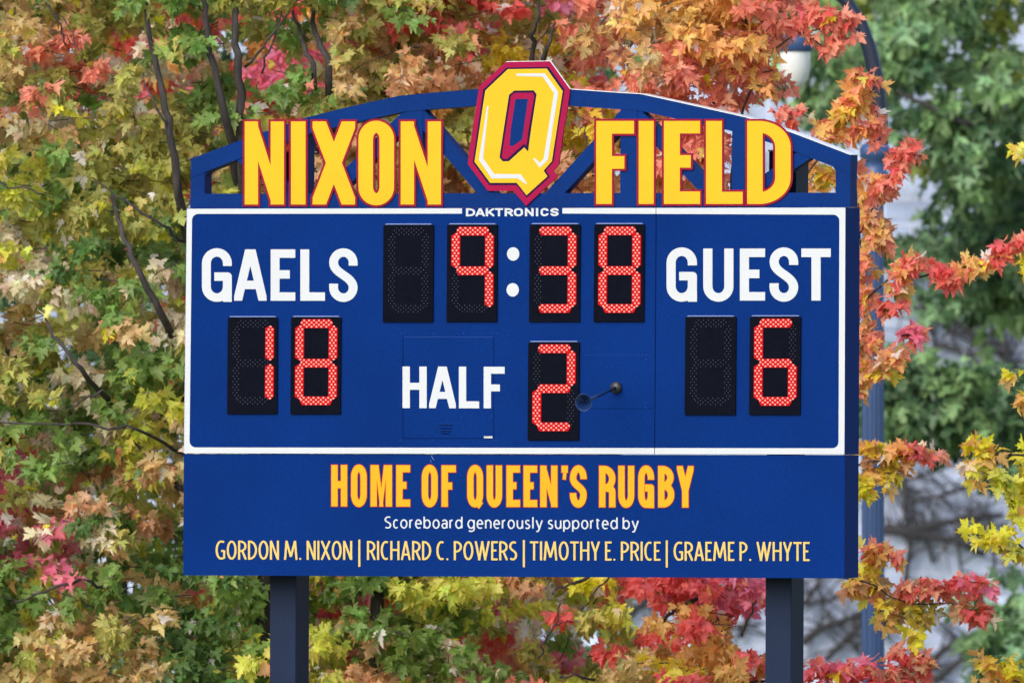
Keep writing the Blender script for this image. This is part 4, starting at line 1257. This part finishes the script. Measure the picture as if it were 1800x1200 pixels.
far_tree('blurred dark green tree at the right edge level with the scoreboard digits', 1890, YF + 2, [(1690, 400, 55), (1630, 440, 45), (1760, 420, 90), (1790, 340, 60), (1780, 520, 70), (1700, 520, 30), (1720, 330, 50), (1600, 440, 30), (1880, 450, 100), (1590, 410, 25), (1730, 470, 60)],
         ['FD', 'FG', 'FG', 'FD', 'BG'], 180, 5.5, .08)
far_tree('low blurred olive tree between the scoreboard end and the right edge', 1533, YF - 2, [(1600, 650, 55), (1650, 690, 60), (1700, 690, 50), (1580, 720, 50), (1620, 740, 40), (1750, 740, 45), (1780, 660, 35), (1800, 770, 50), (1560, 680, 30), (1690, 740, 25)],
         ['FD', 'FG', 'FD', 'FG', 'BG', 'FY'], 190, 3.6, .07)
far_tree('blurred small green tree at the bottom right corner', 1880, YF - 3, [(1790, 1060, 55), (1780, 1130, 45), (1810, 1190, 50), (1860, 1120, 80), (1750, 1010, 16)], ['FD', 'FG', 'BG'], 90, 2.4, .06)
far_tree('green tree glimpsed through gaps far behind the maples at left', 200, D + 24, [(x, y, 130) for x in range(-200, 1000, 190) for y in range(-200, 1400, 190)], ['FG', 'FY', 'FD', 'OG'], 1700, 6.5, .12)

# ---- bare climbing vines on the stone wall
M_VINE = paint('bare_vine_bark', (.02, .02, .024), .9, .3, 10)
VN = [('bare climbing vine stems crossing the wall under the red spray at right', [([(1600, 470), (1614, 520), (1640, 580), (1645, 605)], 7), ([(1625, 520), (1680, 565), (1730, 600), (1790, 650)], 8), ([(1645, 605), (1690, 620), (1730, 650)], 6), ([(1760, 580), (1772, 630), (1780, 680)], 9), ([(1590, 530), (1640, 560), (1700, 600), (1770, 610)], 4), ([(1700, 510), (1740, 560), (1800, 590)], 5)]),
      ('bare vine stems spreading over the wall right of the sponsor panel', [([(1550, 935), (1610, 930), (1700, 910), (1765, 905)], 9), ([(1550, 930), (1620, 940), (1680, 950), (1730, 975)], 10), ([(1590, 840), (1592, 900), (1600, 960), (1590, 1030)], 9), ([(1620, 900), (1640, 990)], 7), ([(1600, 880), (1660, 870), (1720, 850)], 5), ([(1740, 900), (1750, 1010)], 6), ([(1680, 930), (1690, 1010)], 5), ([(1555, 870), (1590, 845), (1680, 815)], 5)]),
      ('bare vine stems on the wall beside the right scoreboard post', [([(1415, 1062), (1440, 1020), (1465, 1000)], 6), ([(1410, 1130), (1450, 1100), (1500, 1085), (1540, 1060)], 9), ([(1450, 1160), (1480, 1130), (1520, 1090), (1560, 1085)], 8), ([(1410, 1062), (1460, 1055), (1510, 1030)], 5), ([(1600, 1200), (1660, 1140), (1740, 1100)], 11), ([(1640, 1200), (1700, 1150), (1760, 1130)], 9), ([(1490, 1110), (1510, 1150)], 6)]),
      ('bare vine stems on the wall seen beneath the scoreboard between yellow and red leaves', [([(1090, 1100), (1130, 1060), (1180, 1010)], 9), ([(1300, 1120), (1330, 1050), (1345, 1010)], 8), ([(1250, 1110), (1340, 1095)], 6), ([(1060, 1050), (1150, 1070)], 5)])]
for lab, paths in VN:
    rt = empty('climbing_vine', P(paths[0][0][0][0], 1250, YW - .1), lab, 'vine', 'bare vines on the stone wall')
    b = MB()
    for pts, w in paths:
        q = [P(x, y, YW - .12) for x, y in pts]
        b.tube(q, [1.45 * w / 162 / 2 * (1 - .35 * i / max(1, len(q) - 1)) for i in range(len(q))], 6)
        for i in range(len(q) - 1):
            for s in range(6):
                a = q[i].lerp(q[i + 1], random.random())
                d = Vector((random.uniform(-1, 1), 0, random.uniform(-.6, 1))).normalized()
                l = random.uniform(.2, .7)
                b.tube([a, a + d * l * .5 + Vector((0, 0, .05)), a + d * l], [.013, .010, .005], 4, False)
    b.build('stems', M_VINE, rt, True)

# ------------------------------------------------------------------ street lamp behind the right end
YL = D + 22
M_LAMP = paint('blue_grey_lamp_paint', lin(52, 78, 122), .4, .08, 2)
M_LAMPD = paint('dark_blue_lamp_arm_paint', lin(22, 32, 54), .4, .08, 2)
M_GLOBE = paint('milky_glass_globe', (.62, .66, .66), .25, .02, 2)
pc = P(1534.5, 600, YL)
lamp = empty('street_lamp', (pc.x, YL, 0), 'tall blue grey gooseneck street lamp behind the right end of the scoreboard', 'street lamp')
def rr(w): return w / (F / YL) / 2
b = MB()
n = 16
prof = []
z0, z1 = 0, P(0, 300, YL).z
vs, fs = [], []
for i, (z, r) in enumerate(((z0, rr(58)), (.5, rr(56)), (.6, rr(42)), (z1, rr(38)))):
    for j in range(n * 2):
        a = math.pi * j / n
        q = r * (1 if j % 2 else .93)
        vs.append((pc.x + q * math.cos(a), YL + q * math.sin(a), z))
for i in range(3):
    for j in range(n * 2):
        fs.append((i * 2 * n + j, i * 2 * n + (j + 1) % (2 * n), (i + 1) * 2 * n + (j + 1) % (2 * n), (i + 1) * 2 * n + j))
b.add(vs, fs)
b.build('pole', M_LAMP, lamp)
b = MB()
zz = lambda y: P(0, y, YL).z
b.lathe((pc.x + rr(8), YL, 0), (0, 0, 1), [(rr(40), zz(318)), (rr(50), zz(312)), (rr(50), zz(304)), (rr(40), zz(300)), (rr(40), zz(282)), (rr(54), zz(276)), (rr(56), zz(262)), (rr(44), zz(254)), (rr(28), zz(250)), (0, zz(249))], 20)
b.build('collar', M_LAMP, lamp, True)
b = MB()
ap = [(1548, 256), (1547, 200), (1541, 140), (1528, 85), (1512, 40), (1486, 0), (1450, -22), (1418, -14), (1400, 10), (1397, 40)]
b.tube([P(x, y, YL) for x, y in ap], [rr(27), rr(27), rr(27), rr(27), rr(25), rr(22), rr(18), rr(14), rr(12), rr(12)], 12)
b.build('arm', M_LAMPD, lamp, True)
hc = P(1397, 40, YL)
b = MB()
b.lathe((hc.x, YL, 0), (0, 0, 1), [(0, zz(30)), (rr(20), zz(30)), (rr(26), zz(42)), (rr(54), zz(54)), (rr(64), zz(70)), (rr(66), zz(88)), (rr(58), zz(91)), (0, zz(91))], 24)
b.build('hood', M_LAMP, lamp, True)
b = MB()
b.lathe((hc.x, YL, 0), (0, 0, 1), [(rr(54), zz(91)), (rr(56), zz(100)), (rr(55), zz(120)), (rr(46), zz(140)), (rr(30), zz(152)), (rr(12), zz(157)), (0, zz(158))], 24)
b.build('globe', M_GLOBE, lamp, True)
